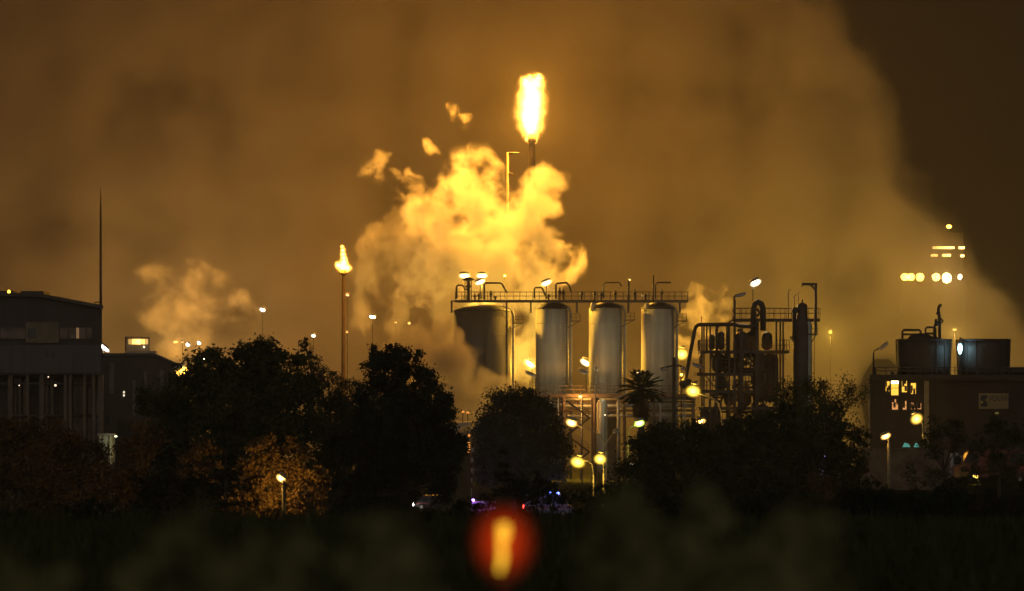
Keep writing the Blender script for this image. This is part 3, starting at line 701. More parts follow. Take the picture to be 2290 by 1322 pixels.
def lit_tank():
    Y = 330.0; X = lambda p: xof(p, Y); Z = lambda p: zof(p, Y)
    t = thing("storage_tank", "small pale tank lit at its base left of the big dark trees", "tank", (X(238), Y, 0))
    MB().lathe((X(238), Y, 0), [(.5,Z(1046)),(.56,Z(1040)),(.56,Z(976)),(.4,Z(971)),(.1,Z(969))], 24).build("shell", mat("cream_tank", (0.5,0.5,0.38), .5), t)
    MB().box((X(219), Y-.7, Z(973.5)), (X(257), Y+.7, Z(970))).build("top_frame", GALV, t)
    for px in (226, 249): MB().tube([(X(px), Y-.75, 0), (X(px), Y-.75, Z(974))], .09, 8).build("pipe", mat("cream_tank", (0.5,0.5,0.38), .5), t)
    for px in (222, 254): MB().obox((X(px), Y+.5, 0), (X(px), Y+.5, Z(974)), .12, .12).build("leg", GALV, t)
    lp = MB().ell(at(259, 976, Y-1.6), (.12,.12,.07)).build("lamp", glow("small_green_white_lamp", (.9,1,.6), 1.5), t)
    lamp(t, at(259, 980, Y-1.9), 16, (.95,1,.6), .1)
lit_tank()

# ------------------------------------------------------------------ far lit control building, workshop in the trees
def far_building():
    Y = 610.0; X = lambda p: xof(p, Y); Z = lambda p: zof(p, Y)
    t = thing("control_building", "small far building with one glowing yellow window strip above the workshop roof", "building", (X(310), Y, 0))
    wl_ = MB().prism([(X(283),0),(X(335),0),(X(335),Z(755)),(X(283),Z(755))], Y, Y+10, -1.2).build("wall", mat("tan_wall", (0.42,0.34,0.24), .85), t)
    MB().prism([(X(282),Z(754.8)),(X(336),Z(754.8)),(X(336),Z(753)),(X(282),Z(753))], Y-.4, Y+10.4, -1.2).build("roof", mat("tan_ridge", (0.42,0.28,0.17), .7), t)
    for a, b, s in ((287,294,.22),(295,302,.75),(302.6,308,1.2),(308.6,315,1.3),(315.6,318,.5),(318.6,324,.7),(325,331,.3)):
        f = MB().box((X(a), Y-.1, Z(770)), (X(b), Y-.003, Z(758.5))).build("window", glow("lit_window_%d" % round(s*100), (1,.62,.16), s), t)
    MB().ell(at(322, 776, Y-.3), (.14,.14,.14)).build("lamp", glow("small_warm_lamp", (1,.75,.5), 1.2), t)
far_building()

def shed():
    Y = 425.0; X = lambda p: xof(p, Y); Z = lambda p: zof(p, Y)
    t = thing("shed", "small shed with a slanted pale roof and an orange lit louvre beside the pine", "shed", (X(1020), Y, 0))
    MB().box((X(990), Y, 0), (X(1052), Y+5, Z(985))).build("wall", mat("brown_wall", (0.05,0.040,0.032), .85), t)
    MB().prism([(X(984),Z(985)),(X(994),Z(958)),(X(1003),Z(946)),(X(1052),Z(944)),(X(1052),Z(950)),(X(1034),Z(953)),(X(1022),Z(966)),(X(1003),Z(984))], Y-.6, Y+5.4).build("roof", mat("pale_sheet", (0.42,0.36,0.34), .6), t)
    m = MB()
    for py in (989, 994, 999, 1004, 1010): m.box((X(1045.5), Y-.1, Z(py+2.6)), (X(1051.5), Y-.004, Z(py)))
    m.build("lit_louvre", glow("orange_louvre", (1,.36,.06), .5), t)
    MB().ell(at(1049, 974, Y-.2), (.14,.1,.14)).build("lamp", glow("orange_lamp_dim", (1,.3,.05), .5), t)
    for px, py in ((1006,922),(1013,919),(1035,921),(1046,923)):
        MB().tube([at(px, 950, Y+2), at(px, py+1, Y+2)], .05, 6).build("lamp_stem", STEEL, t)
        MB().ell(at(px, py, Y+2), (.17,.12,.12)).build("lamp", glow("orange_lamp_dim", (1,.3,.05), .5), t)
shed()

# ------------------------------------------------------------------ cooling-tower building at the right
def text_mesh(txt, size, loc, m, parent, name="lettering"):
    cu = bpy.data.curves.new(name, 'FONT'); cu.body = txt; cu.size = size; cu.extrude = 0.02; cu.align_x = 'LEFT'
    o = bpy.data.objects.new(name, cu); C.objects.link(o)
    me = bpy.data.meshes.new_from_object(o.evaluated_get(bpy.context.evaluated_depsgraph_get()))
    bpy.data.objects.remove(o); bpy.data.curves.remove(cu)
    me.transform(Matrix.Rotation(R(90), 4, 'X')); me.materials.clear(); me.materials.append(m)
    o = bpy.data.objects.new(name, me); C.objects.link(o)
    off = Vector((0,0,0)); p = parent
    while p is not None: off = off + Vector(p.location); p = p.parent
    o.parent = parent; o.location = Vector(loc) - off
    return o

def tower_building():
    Y = 450.0; X = lambda p: xof(p, Y); Z = lambda p: zof(p, Y); D = 22
    t = thing("plant_building", "dark block building with lit windows and two round cooling towers on its roof", "building", (X(2120), Y, 0))
    wl_ = mat("black_brown_wall", (0.036,0.028,0.024), .85, var=.25, scale=.5)
    x0, x1 = X(1946), X(2420)
    # lit windows are glowing panes set on the solid front wall
    wins = [(1981,1989,853,875),(1993,2009,852,884),(2017,2028,852,877),(2037,2048,857,881),(1995,2008,893,916),(2019,2027,897,916),(2037,2046,901,915),(2052,2060,902,915)]
    MB().prism([(x0,0),(x1,0),(x1,Z(848)),(x0,Z(848))], Y, Y+D, 2.2).build("wall", wl_, t)
    MB().prism([(X(1940),Z(851)),(x1,Z(851)),(x1,Z(847.8)),(X(1940),Z(847.8))], Y-.5, Y+D+.5, 2.2).prism([(X(1944),Z(847.7)),(x1,Z(847.7)),(x1,Z(838)),(X(1944),Z(838))], Y-.3, Y+D+.3, 2.2).build("parapet", mat("parapet_dark", (0.045,0.037,0.03), .85), t)
    MB().box((X(2066), Y-.3, 0), (X(2077), Y-.003, Z(851.5))).build("pilaster", mat("pale_render", (0.20,0.17,0.11), .85), t)
    MB().prism([(X(1941.5),0),(X(1945.9),0),(X(1945.9),Z(851.5)),(X(1941.5),Z(851.5))], Y-.02, Y+D-.1, 2.2).build("side_pilaster", mat("pale_render", (0.20,0.17,0.11), .85), t)
    for i, (a, b, c, d) in enumerate(wins):
        up = i < 4
        f = MB().box((X(a), Y-.05, Z(d)), (X(b), Y-.003, Z(c))).build("window", glow("bright_window" if up else "amber_window", (1,.52,.06) if up else (1,.42,.13), (1.1 if i in (1,2) else .75) if up else .38), t)
        MB().box((X(a)-.08, Y-.14, Z(d)-.16), (X(b)+.08, Y-.004, Z(d)-.01)).build("sill", STEEL, f)
        m = MB()
        for k in ((c+d)/2,): m.box((X(a), Y-.1, Z(k)-.03), (X(b), Y-.055, Z(k)+.03))
        m.build("glazing_bar", STEEL, f)
        rw = random.Random(40+i)
        if i != 1:                       # dark boxes added before the panes to break up their glow
            m = MB()
            for k in range(3 if up else 4):
                xx = X(rw.uniform(a, b)); zz = Z(rw.uniform(c, d)); m.box((max(X(a), xx-.13), Y-.075, max(Z(d), zz-.3)), (min(X(b), xx+.13), Y-.054, min(Z(c), zz+.3)))
            m.build("window_silhouette", STEEL, f)
        if i == 1: MB().box((X(a), Y-.09, Z(858)), (X(b), Y-.055, Z(852.3))).build("ceiling_lamp", glow("white_warm_strip", (1,.85,.5), 4.0), f)
    for a, b in ((2018,2036),(2043,2056)):
        f = MB().prism([(X(a),Z(1000)),(X(b),Z(1000)),(X(b-4),Z(993)),(X(a+5),Z(990))], Y-.08, Y-.004).build("window", glow("teal_window", (.10,.42,.34), .3), t)
    MB().box((X(2225), Y-.05, Z(926)), (X(2233), Y-.004, Z(922))).build("window", glow("dim_yellow_window", (.5,.4,.1), .1), t)
    MB().box((X(2037), Y-.05, Z(928)), (X(2046), Y-.004, Z(925))).build("window", glow("amber_window_dim", (1,.42,.13), .2), t)
    m = MB(); rail(m, (X(1955), Y, Z(838)), (X(2420), Y, Z(838)), .82, 1.3, .045); rail(m, (X(1955), Y, Z(838)), (X(1955)+2.2, Y+D, Z(838)), .82, 1.6, .045); m.build("railing", STEEL, t)
    MB().box((X(1992), Y+.6, Z(837.8)), (X(2000), Y+1.6, Z(831.5))).build("roof_box", STEEL, t)
    # sign on the wall
    s = thing("wall_sign", "pale company sign with dark letters and a dark emblem on the dark block building", "sign", (X(2221), Y-.3, Z(914)))
    MB().box((X(2188.5), Y-.32, Z(914.5)), (X(2254.5), Y-.05, Z(879.5))).build("board", mat("sign_board", (0.21,0.17,0.10), .7, var=.1), s)
    ink = mat("sign_ink", (0.02,0.02,0.03), .6)
    text_mesh("IQOXE", .80, (X(2211.5), Y-.34, Z(896)), ink, s)
    m = MB(); m.prism([(X(2192),Z(907)),(X(2192),Z(887)),(X(2196),Z(883.5)),(X(2206),Z(883.5)),(X(2208),Z(889)),(X(2201),Z(894)),(X(2208.5),Z(903)),(X(2206),Z(909.5)),(X(2196),Z(909.5))], Y-.345, Y-.325); m.build("emblem", ink, s)
    MB().cbox((X(2195), Y-.36, Z(899.5)), (.26,.02,.26)).build("emblem_dot", mat("sign_green", (0.32,0.38,0.04), .6), s)
    for py in (903, 908.5):
        m = MB()
        for k in range(7): m.box((X(2211.5+k*6), Y-.345, Z(py+2)), (X(2215.5+k*6), Y-.325, Z(py)))
        m.build("small_print", mat("sign_faded_ink", (0.20,0.16,0.10), .6), s)
    # two cooling towers
    def tower(px0, px1, label):
        r0 = (px1-px0)/2*Y/F_PX; x = X((px0+px1)/2); zt, zb = Z(759), Z(838); yc = Y+1.0+r0
        c = thing("cooling_tower", label, "cooling tower", (x, yc, zb), "cooling towers on the dark roof")
        m = MB().lathe((x, yc, 0), [(r0*.955,zb),(r0*.965,zb+.8),(r0*.985,zt-1.0),(r0,zt)], 48); m.build("shell", mat("tower_shell", (0.050,0.044,0.038), .6, var=.2, scale=.6, stretch=(2,2,.2)), c)
        MB().lathe((x, yc, 0), [(r0+.02,zt-.12),(r0+.08,zt-.1),(r0+.08,zt+.06),(r0*.92,zt+.08),(r0*.9,zt-.2)], 48, False).build("rim", STEEL, c)
        m = MB()
        for k in range(16):
            a = 2*math.pi*k/16; m.obox((x+r0*.962*math.cos(a), yc+r0*.962*math.sin(a), zb), (x+(r0+.03)*math.cos(a), yc+(r0+.03)*math.sin(a), zt-.1), .1, .1)
        m.build("rib", STEEL, c)
        return c, x, yc, r0
    c, x, yc, r0 = tower(2012, 2136, "cooling tower carrying a tangle of pipes on its top")
    zt = Z(757)
    def pipe(pts, r): MB().tube([(X(a), yc, Z(b)) for a, b in pts], r, 10).build("pipe", STEEL, c)
    pipe([(2026,757),(2026,740),(2029,737),(2064,737),(2067,740),(2067,757)], .13); pipe([(2026,747),(2058,747)], .1)
    pipe([(2074,757),(2074,748),(2077,745),(2103,745)], .12); pipe([(2078,744),(2078,735),(2081,731),(2098,731),(2101,735),(2101,757)], .11)
    pipe([(2110,757),(2110,712),(2108,700),(2107,690),(2109,683),(2114,680)], .17); pipe([(2097,757),(2098,735),(2101,720),(2102,712)], .14); pipe([(2105,713),(2115,713),(2117,716),(2117,719),(2112,721)], .1); pipe([(2098,722),(2110,722)], .3)
    pipe([(2094,757),(2098,745),(2106,757)], .1); pipe([(2107,702),(2107,697)], .26)
    MB().lathe((X(2067), yc, 0), [(1.55,zt-.1),(1.4,zt+.25),(.9,zt+.5),(.3,zt+.62)], 24).build("fan_dome", STEEL, c)
    tower(2148, 2269, "plain cooling tower at the right beside the blue white lamp")
    # flat tank at the roof's far right
    r = 3.6; x = X(2330)
    k = thing("flat_tank", "flat roofed tank cut by the right edge of the picture", "tank", (x, Y+6, Z(838)))
    MB().lathe((x, Y+6, 0), [(r,Z(838)),(r,Z(824)),(r*.98,Z(822.5))], 40).build("shell", mat("tower_shell", (0.050,0.044,0.038), .6), k)
    MB().lathe((x, Y+6, 0), [(r+.05,Z(823.5)),(r+.12,Z(822)),(r*.3,Z(820))], 40).build("lid", GALV, k)
tower_building()

MB().box((xof(1925,372), 372, 0), (xof(2125,372), 372.5, zof(1006,372))).box((xof(1923,372), 371.85, zof(1005.8,372)), (xof(2127,372), 372.65, zof(1002.5,372))).build(
    "boundary_wall", mat("dark_concrete", (0.10,0.085,0.075), .9, var=.35), label="low concrete boundary wall in front of the dark block building", cat="wall", kind="thing")

# ------------------------------------------------------------------ far tower in the smoke
def far_tower():
    Y = 764.0; X = lambda p: xof(p, Y); Z = lambda p: zof(p, Y)
    t = thing("lit_tower", "tall far tower with rows of lights glimmering through the smoke edge", "tower", (X(2130), Y, 0))
    MB().box((X(2020), Y, 0), (X(2158), Y+9, Z(640))).build("lower_block", mat("tower_wall", (0.02,0.016,0.013), .85), t)
    MB().box((X(2085), Y+1, Z(640)), (X(2156), Y+8, Z(520))).build("shaft", mat("tower_wall", (0.02,0.016,0.013), .85), t)
    for px in (2016, 2050, 2090, 2122, 2157): MB().obox((X(px), Y-.8, Z(660)), (X(px), Y-.8, Z(612)), .3, .3).build("mullion", mat("tower_wall", (0.02,0.016,0.013), .85), t)
    big = [(2023,620,10,8,16,(1,.55,.08)),(2036,620,8,8,16,(1,.55,.08)),(2056,620,9,9,16,(1,.55,.08)),(2092,620,9,9,18,(1,.6,.14)),(2116,622,11,12,50,(1,.75,.3)),(2145,620,5,6,30,(1,.85,.5))]
    for px, py, w, h, s, c in big:
        MB().ell((X(px), Y-1.2, Z(py)), (w*Y/F_PX, .4, h*Y/F_PX)).build("lamp", glow("tower_lamp_%d" % s, c, s), t)
    lamp(t, (X(2116), Y-3.5, Z(622)), 1500, (1,.50,.08), .5)
    lamp(t, (X(2035), Y-3.5, Z(620)), 1500, (1,.5,.08), .5)
    for a, b, py, s in ((2086,2134,554,4.0),(2145,2157,554,4.0),(2083,2097,571,6.0),(2108,2126,571,6.0),(2149,2156,572,5.0)):
        MB().box((X(a), Y-.1, Z(py+2.6)), (X(b), Y+.9, Z(py-2.6))).build("light_strip", glow("tower_strip_%d" % round(s*10), (1,.6,.15), s), t)
    MB().ell((X(2122), Y-.1, Z(507)), (.5,.3,.36)).build("top_lamp", glow("tower_orange", (1,.36,.04), 9), t)
    MB().tube([(X(2122), Y+2, Z(521)), (X(2122), Y+2, Z(509))], .15, 8).build("top_post", STEEL, t)
far_tower()

# ------------------------------------------------------------------ vehicles on the road, mostly hidden by the trees
def wheel(mbx, x, y, z, r, parent):
    m = MB()
    prof = [(r*.55,-.11),(r*.9,-.12),(r,-.07),(r,.07),(r*.9,.12),(r*.55,.11)]
    vs, fs, n = [], [], 20
    for rr, dy in prof:
        for k in range(n): a = 2*math.pi*k/n; vs.append((x+rr*math.cos(a), y+dy, z+rr*math.sin(a)))
    for i in range(len(prof)-1):
        for k in range(n): fs.append((i*n+k, i*n+(k+1)%n, (i+1)*n+(k+1)%n, (i+1)*n+k))
    w = MB().add(vs, fs, True).build("wheel", mat("tyre", (0.02,0.02,0.02), .9), parent)
    vs = [(x+r*.56*math.cos(2*math.pi*k/n), y-.1, z+r*.56*math.sin(2*math.pi*k/n)) for k in range(n)]
    MB().add(vs, [tuple(range(n))[::-1]]).build("rim", GALV, w)

def van(x, y, L, H, flip, paint, label, cat, beacon=None, tail=None, head=None, name="van", W=2.0):
    """Side-on box van or engine standing on the road; flip = -1 faces left."""
    g0 = ground_z(x, y) - .15; t = thing(name, label, cat, (x, y, 0)); f = flip
    prof = [(-.5,.16),(.5,.16),(.5,.40),(.47,.50),(.40,.55),(.33,.88),(.28,.97),(.22,1),(-.49,1),(-.5,.97)]
    poly = [(x+a*L*f, b*H) for a, b in prof]
    if f < 0: poly = poly[::-1]
    MB().prism(poly, y-W/2, y+W/2).build("body", paint, t)
    wd = [(x+a*L*f, b*H) for a, b in ((.37,.58),(.31,.88),(.19,.88),(.19,.58))]
    MB().prism(wd if f < 0 else wd[::-1], y-W/2-.02, y-W/2-.004).build("side_window", GLASS, t)
    for a in (-.30, .30): wheel(None, x+a*L, y-W/2, .36, .36, t)
    for a, b in ((.05,.58),(-.18,.58)):
        MB().box((min(x+a*L*f, x+(a-.18)*L*f), y-W/2-.02, b*H), (max(x+a*L*f, x+(a-.18)*L*f), y-W/2-.004, .86*H)).build("side_window", GLASS, t)
    MB().box((x-.5*L, y-W/2-.015, .40*H), (x+.5*L, y-W/2-.003, .46*H)).build("stripe", mat("red_stripe", (0.2,0.04,0.03), .5), t)
    if beacon:
        col, pw = beacon
        for dx in (-.08, .08):
            MB().lathe((x+(.12+dx)*L*f, y-.3, H), [(.16,0),(.16,.16),(.09,.24)], 12).build("beacon", glow("beacon_"+cat.replace(" ","_"), col, 6), t)
        lamp(t, (x+.12*L*f, y-W/2-.6, H+.5), pw, col, .15)
    if tail:
        for dy in (-.8, .8): MB().ell((x-.505*L*f, y+dy*W/2, .45*H), (.1,.12,.2)).build("tail_light", glow("tail_red", (1,.03,.02), 4), t)
    if head:
        for dy in (-.8, .8): MB().ell((x+.505*L*f, y+dy*W/2, .36*H), (.12,.2,.16)).build("headlight", glow("head_white", (1,.97,.85), 12), t)
        lamp(t, (x+.56*L*f, y-W/2-.4, .4*H), head, (1,.97,.85), .12)
    t.location.z = g0
    return t
WHITE = mat("white_paint", (0.40,0.38,0.42), .35, var=.08)
REDP = mat("red_paint", (0.09,0.022,0.018), .35, var=.1)
import numpy as np
def leafmat(name, col, trans=0.25):
    if name in MATS: return MATS[name]
    m = mat(name, col, 0.8, 0.0, 0.45, 0.7, spec=0.0)
    return m
LEAF = leafmat("foliage", (0.050, 0.058, 0.026)); LEAF2 = leafmat("dry_and_lit_foliage", (0.110, 0.072, 0.034)); NEEDLE = leafmat("needles", (0.030, 0.040, 0.022))  # second foliage is warmer: lamp light put into the colour, also dry fronds
BARK = mat("bark", (0.055,0.042,0.030), .95, var=.4, scale=2.0)

def leaf_obj(name, pts, size, m, parent, rng, aspect=0.55, dirs=None, jitter=.9):
    """Many leaf-sized faces as one mesh: a crown."""
    n = len(pts)
    if dirs is None:
        u = rng.normal(size=(n,3))
    else: u = dirs + rng.normal(size=(n,3))*jitter
    u /= np.linalg.norm(u, axis=1)[:,None] + 1e-9
    w = np.cross(u, rng.normal(size=(n,3))); w /= np.linalg.norm(w, axis=1)[:,None] + 1e-9
    s = size*rng.uniform(.6, 1.3, size=(n,1))
    a = pts - u*s*.5; b = pts + w*s*aspect*.5; c = pts + u*s*.5; d = pts - w*s*aspect*.5
    V = np.stack([a,b,c,d], 1).reshape(-1,3) - np.array(parent.location)
    me = bpy.data.meshes.new(name)
    me.vertices.add(4*n); me.vertices.foreach_set("co", V.ravel())
    me.loops.add(4*n); me.loops.foreach_set("vertex_index", np.arange(4*n))
    me.polygons.add(n); me.polygons.foreach_set("loop_start", np.arange(0,4*n,4)); me.polygons.foreach_set("loop_total", np.full(n,4))
    me.materials.append(m); me.update(); me.validate()
    o = bpy.data.objects.new(name, me); C.objects.link(o); o.parent = parent
    return o

TREE_N = [0]
def tree(name, label, lobes, Y, base_px, m=LEAF, leaf=0.30, dens=1.0, cat="tree", clump=0.33, limb=True, group=None, base_z=None, ydepth=0.8, trunk_r=None, name_trunk="trunk"):
    """lobes: (px, py, radius in px) of the crown at distance Y."""
    TREE_N[0] += 1; rng = np.random.default_rng(100 + TREE_N[0]); rnd = random.Random(100 + TREE_N[0])
    s = Y/F_PX; x = xof(base_px, Y); gz = ground_z(x, Y) - .2 if base_z is None else base_z
    t = thing(name, label, cat, (x, Y, gz), group)
    L = [(at(a, b, Y) + Vector((0, rnd.uniform(-.5,.5)*r*s*ydepth, 0)), r*s) for a, b, r in lobes]
    pts = []
    for c, r in L:
        nc = max(6, int(14*dens*max(1, r/1.3)**1.5))
        d = rng.normal(size=(nc,3)); d /= np.linalg.norm(d, axis=1)[:,None]
        rad = r*rng.uniform(.25, 1.0, size=(nc,1))**.5
        cc = np.array(c) + d*rad*np.array([1, ydepth, 1])
        for k in range(nc):
            nl = int(rng.integers(26, 60)*dens*(0.3/leaf)**1.2*max(.4, min(1.6, r/1.5)))
            cr = r*clump*rng.uniform(.5, 1.15)
            pts.append(cc[k] + rng.normal(size=(max(8,nl),3))*np.array([1,1,.8])*cr*.7)
    P = np.concatenate(pts)
    leaf_obj("crown", P, leaf, m, t, rng)
    top = max(c.z for c, r in L); cx = sum(c.x*r for c, r in L)/sum(r for _, r in L)
    tr = trunk_r or max(.07, .022*(top-gz)); fork = Vector((x + (cx-x)*.5, Y, gz + (top-gz)*.42))
    mb = MB(); mb.tube([(x,Y,gz-.2),(x+(cx-x)*.2,Y,gz+(fork.z-gz)*.5), fork], [tr*1.25,tr,tr*.75], 9)
    if limb:
        for c, r in L:
            mid = fork.lerp(c, .5) + Vector((rnd.uniform(-.3,.3), rnd.uniform(-.3,.3), .25))*r*.4
            mb.tube([fork, mid, c], [tr*.6, tr*.36, tr*.1], 6)
            for k in range(3):
                e = c + Vector((rnd.uniform(-1,1), rnd.uniform(-.7,.7), rnd.uniform(-.3,1)))*r*.9
                mb.tube([mid.lerp(c,.6), e], [tr*.16, .015], 5)
    mb.build(name_trunk, BARK, t)
    return t

def conifer(name, label, px, top_py, bot_py, half_px, Y, m=NEEDLE, lean=0.0, dens=1.0, leaf=.22, layers=None, gap=0.0, cat="tree"):
    TREE_N[0] += 1; rng = np.random.default_rng(500 + TREE_N[0]); rnd = random.Random(500 + TREE_N[0])
    s = Y/F_PX; x = xof(px, Y); gz = ground_z(x, Y) - .2; zt, zb = zof(top_py, Y), zof(bot_py, Y); H = zt - zb
    t = thing(name, label, cat, (x, Y, gz))
    mb = MB(); tr = .012*(zt-gz)+.05
    ax = lambda z: x + lean*(z-zb)
    mb.tube([(ax(zb) if z < zb else ax(z), Y, z) for z in (gz-.2, gz+(zt-gz)*.5, zt)], [tr*1.3, tr*.8, .03], 8)
    pts, dirs = [], []
    nl = layers or max(6, int(H/.55))
    for i in range(nl):
        f = (i + rnd.uniform(.1,.9))/nl; z = zt - f*H
        ln = half_px*s*(.10 + .9*f**.85)*rnd.uniform(.75,1.15)
        for k in range(max(4, int(7*dens))):
            if rnd.random() < gap: continue
            a = rnd.uniform(0, 2*math.pi); l2 = ln*rnd.uniform(.65,1.1)
            p0 = Vector((ax(z), Y, z)); p1 = p0 + Vector((math.cos(a)*l2*.6, math.sin(a)*l2*.6, l2*.08)); p2 = p0 + Vector((math.cos(a)*l2, math.sin(a)*l2, -l2*.12 + rnd.uniform(-.1,.15)))
            mb.tube([p0,p1,p2], [tr*.25, tr*.14, .012], 4)
            n = int(26*dens*max(.5, l2)/leaf*.25) + 4
            u = rng.uniform(.15,1.05,size=(n,1))
            base = np.array(p0)*(1-u)**2 + 2*np.array(p1)*u*(1-u) + np.array(p2)*u*u
            pts.append(base + rng.normal(size=(n,3))*np.array([.09,.09,.06])*max(.8,l2)); dirs.append(np.repeat(np.array([[math.cos(a), math.sin(a), -.25]]), n, 0))
    leaf_obj("crown", np.concatenate(pts), leaf*1.5, m, t, rng, .3, np.concatenate(dirs), .45)
    mb.build("trunk", BARK, t); return t

def bare(name, label, px, top_py, Y, spread_px, seed, leaves=0, leaf=.2, m=LEAF2, cat="tree", start_py=None):
    TREE_N[0] += 1; rng = np.random.default_rng(900 + seed); rnd = random.Random(seed)
    s = Y/F_PX; x = xof(px, Y); gz = ground_z(x, Y) - .2; H = zof(top_py, Y) - gz
    t = thing(name, label, cat, (x, Y, gz)); mb = MB(); tips = []
    f0 = .45 if start_py is None else max(.1, (zof(start_py, Y) - gz)/H)
    def grow(p, d, l, r, lev):
        q = p + d*l*.5 + Vector((rnd.uniform(-.1,.1), rnd.uniform(-.1,.1), rnd.uniform(-.05,.1)))*l; e = q + (d + Vector((rnd.uniform(-.25,.25), rnd.uniform(-.25,.25), rnd.uniform(-.1,.25)))).normalized()*l*.5
        mb.tube([p,q,e], [r, r*.8, r*.55], 6 if lev < 2 else 4, False); tips.append(e); tips.append(q)
        if lev < 4:
            for k in range(3 if lev < 3 else 2):
                a = (d + Vector((rnd.uniform(-1,1)*.8, rnd.uniform(-1,1)*.6, rnd.uniform(-.35,.55)))).normalized()
                grow(e if k < 2 else q, a, l*rnd.uniform(.55,.78), r*.55, lev+1)
    tr = .016*H + .03; fork = Vector((x, Y, gz + H*f0))
    mb.tube([(x,Y,gz-.2), (x+.1,Y,gz+H*f0*.5), fork], [tr*1.3, tr, tr*.8], 8, False)
    for k in range(4):
        a = Vector((rnd.uniform(-1,1)*spread_px*s/(H*(1-f0))*1.1, rnd.uniform(-.5,.5), 1)).normalized(); grow(fork, a, H*(1-f0)*.38, tr*.6, 1)
    mb.build("branches" if not leaves else "trunk", BARK, t)
    if leaves:
        T = np.array(tips); P = T[rng.integers(0, len(T), leaves)] + rng.normal(size=(leaves,3))*.32
        leaf_obj("crown", P, leaf, m, t, rng)
    return t

# ---- tall trees before the plant
tree("broad_tree", "broadest dark tree, its uneven domed crown in front of the workshop", [(470,835,62),(555,812,55),(600,800,40),(645,845,58),(520,900,100),(420,905,75),(620,930,90),(440,990,90),(560,1000,90),(668,880,38),(690,950,40),(380,960,50),(585,782,24),(545,785,22),(700,860,22),(350,1040,60),(470,1080,70),(360,1130,70),(300,1100,50),(330,900,30)], 263, 540, leaf=.25, dens=1.5)
tree("pine_tree", "dark dense pine with a ragged rounded top, left of the steam covered silo", [(868,830,52),(905,812,40),(845,800,26),(880,785,18),(850,900,60),(940,880,55),(968,915,45),(900,960,90),(985,950,35),(820,985,60),(960,1010,70),(1005,985,26),(990,900,20),(945,835,16),(965,862,16),(1000,925,16),(1000,1045,36),(850,1100,70),(880,1160,60),(770,1130,60),(985,1085,40),(960,1030,50),(1020,1000,26),(900,1010,70),(860,950,60)], 285, 900, NEEDLE, .22, 1.7, clump=.28)
tree("rounded_tree", "lower dark tree filling the dip between the broad tree and the pine", [(740,935,50),(780,965,66),(720,1005,60),(800,1045,80),(760,905,26),(880,1070,70),(700,1060,50)], 292, 770, LEAF, .27, 1.25)
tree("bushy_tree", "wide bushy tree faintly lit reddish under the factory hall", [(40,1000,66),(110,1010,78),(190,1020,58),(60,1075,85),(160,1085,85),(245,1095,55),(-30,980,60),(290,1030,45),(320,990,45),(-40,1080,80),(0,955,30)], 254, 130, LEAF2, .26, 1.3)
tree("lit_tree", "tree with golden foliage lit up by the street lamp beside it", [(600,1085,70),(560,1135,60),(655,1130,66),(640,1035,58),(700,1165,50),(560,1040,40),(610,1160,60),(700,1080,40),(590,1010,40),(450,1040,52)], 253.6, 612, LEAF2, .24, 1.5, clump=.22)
tree("dome_tree", "smooth domed dark tree below the gap between the wide silo and the pale ones", [(1190,912,38),(1135,940,66),(1200,962,60),(1105,975,44),(1140,1030,74),(1215,1025,60),(1100,1040,44),(1165,890,24)], 447, 1150, NEEDLE, .34, 1.5)
tree("spreading_tree", "wide dark tree under the palm and the street lamps", [(1500,1000,62),(1450,1030,60),(1560,1000,56),(1520,1070,80),(1430,1085,60),(1600,1060,70),(1475,970,26),(1560,965,24),(1470,1120,60),(1560,1120,60),(1400,1110,40)], 332, 1510, LEAF, .28, 1.35)
tree("thick_tree", "dense dark tree in front of the foot of the steel structure", [(1680,985,62),(1740,960,52),(1630,1000,50),(1700,1050,80),(1780,1010,60),(1760,925,22),(1640,955,22),(1770,1060,60),(1660,1110,60),(1740,1110,60)], 334, 1690, LEAF, .28, 1.35)
tree("dark_tree", "dark tree directly left of the dark block building, below the airy tree", [(1850,960,62),(1810,1000,50),(1890,990,46),(1860,1030,60),(1925,975,22),(1800,950,40),(1830,1060,50)], 352, 1850, LEAF, .28, 1.2)
bare("airy_tree", "airy thin leaved tree with sky showing through, right of the round process column", 1858, 830, 372, 55, 21, 3600, .22, LEAF)
bare("airy_tree", "ragged thin leaved tree half covering the foot of the round process column", 1765, 850, 378, 55, 33, 2600, .22, LEAF)
tree("leaning_tree", "hazy grey leaning conifer between the two big trees", [(681,768,12),(686,788,17),(697,806,20),(712,822,22),(735,838,26),(762,858,30),(705,850,28),(795,880,34),(740,880,36),(690,880,24)], 395, 745, NEEDLE, .26, .8, clump=.3)
conifer("small_conifer", "small dark conifer with a pointed top at the picture's lower middle", 1126, 1008, 1120, 42, 225, dens=1.2, leaf=.18)
tree("round_shrub", "low rounded shrub right of the small conifer", [(1190,1085,32),(1215,1105,34),(1160,1100,26),(1240,1110,30)], 226, 1195, NEEDLE, .18, 1.1, "shrub")
conifer("silhouetted_conifer", "black conifer silhouetted against the lamp lit tree", 505, 990, 1180, 85, 215, dens=1.0, leaf=.2, gap=.3)
bare("bare_tree", "bare branched small tree right of the lit street lamp", 692, 1040, 240, 60, 8)
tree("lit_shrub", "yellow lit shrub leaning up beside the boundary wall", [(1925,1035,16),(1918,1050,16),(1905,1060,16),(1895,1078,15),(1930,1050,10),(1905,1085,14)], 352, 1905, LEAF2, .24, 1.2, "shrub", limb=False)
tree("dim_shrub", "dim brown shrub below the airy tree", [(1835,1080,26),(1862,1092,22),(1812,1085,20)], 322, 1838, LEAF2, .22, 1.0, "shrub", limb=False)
tree("roadside_tree", "dark roadside tree with open branches before the pale van at the right", [(2110,985,34),(2075,1000,30),(2150,995,30),(2090,960,26),(2135,960,24),(2060,1060,34),(2110,1080,30),(2160,1090,30)], 338, 2112, LEAF, .25, .85)
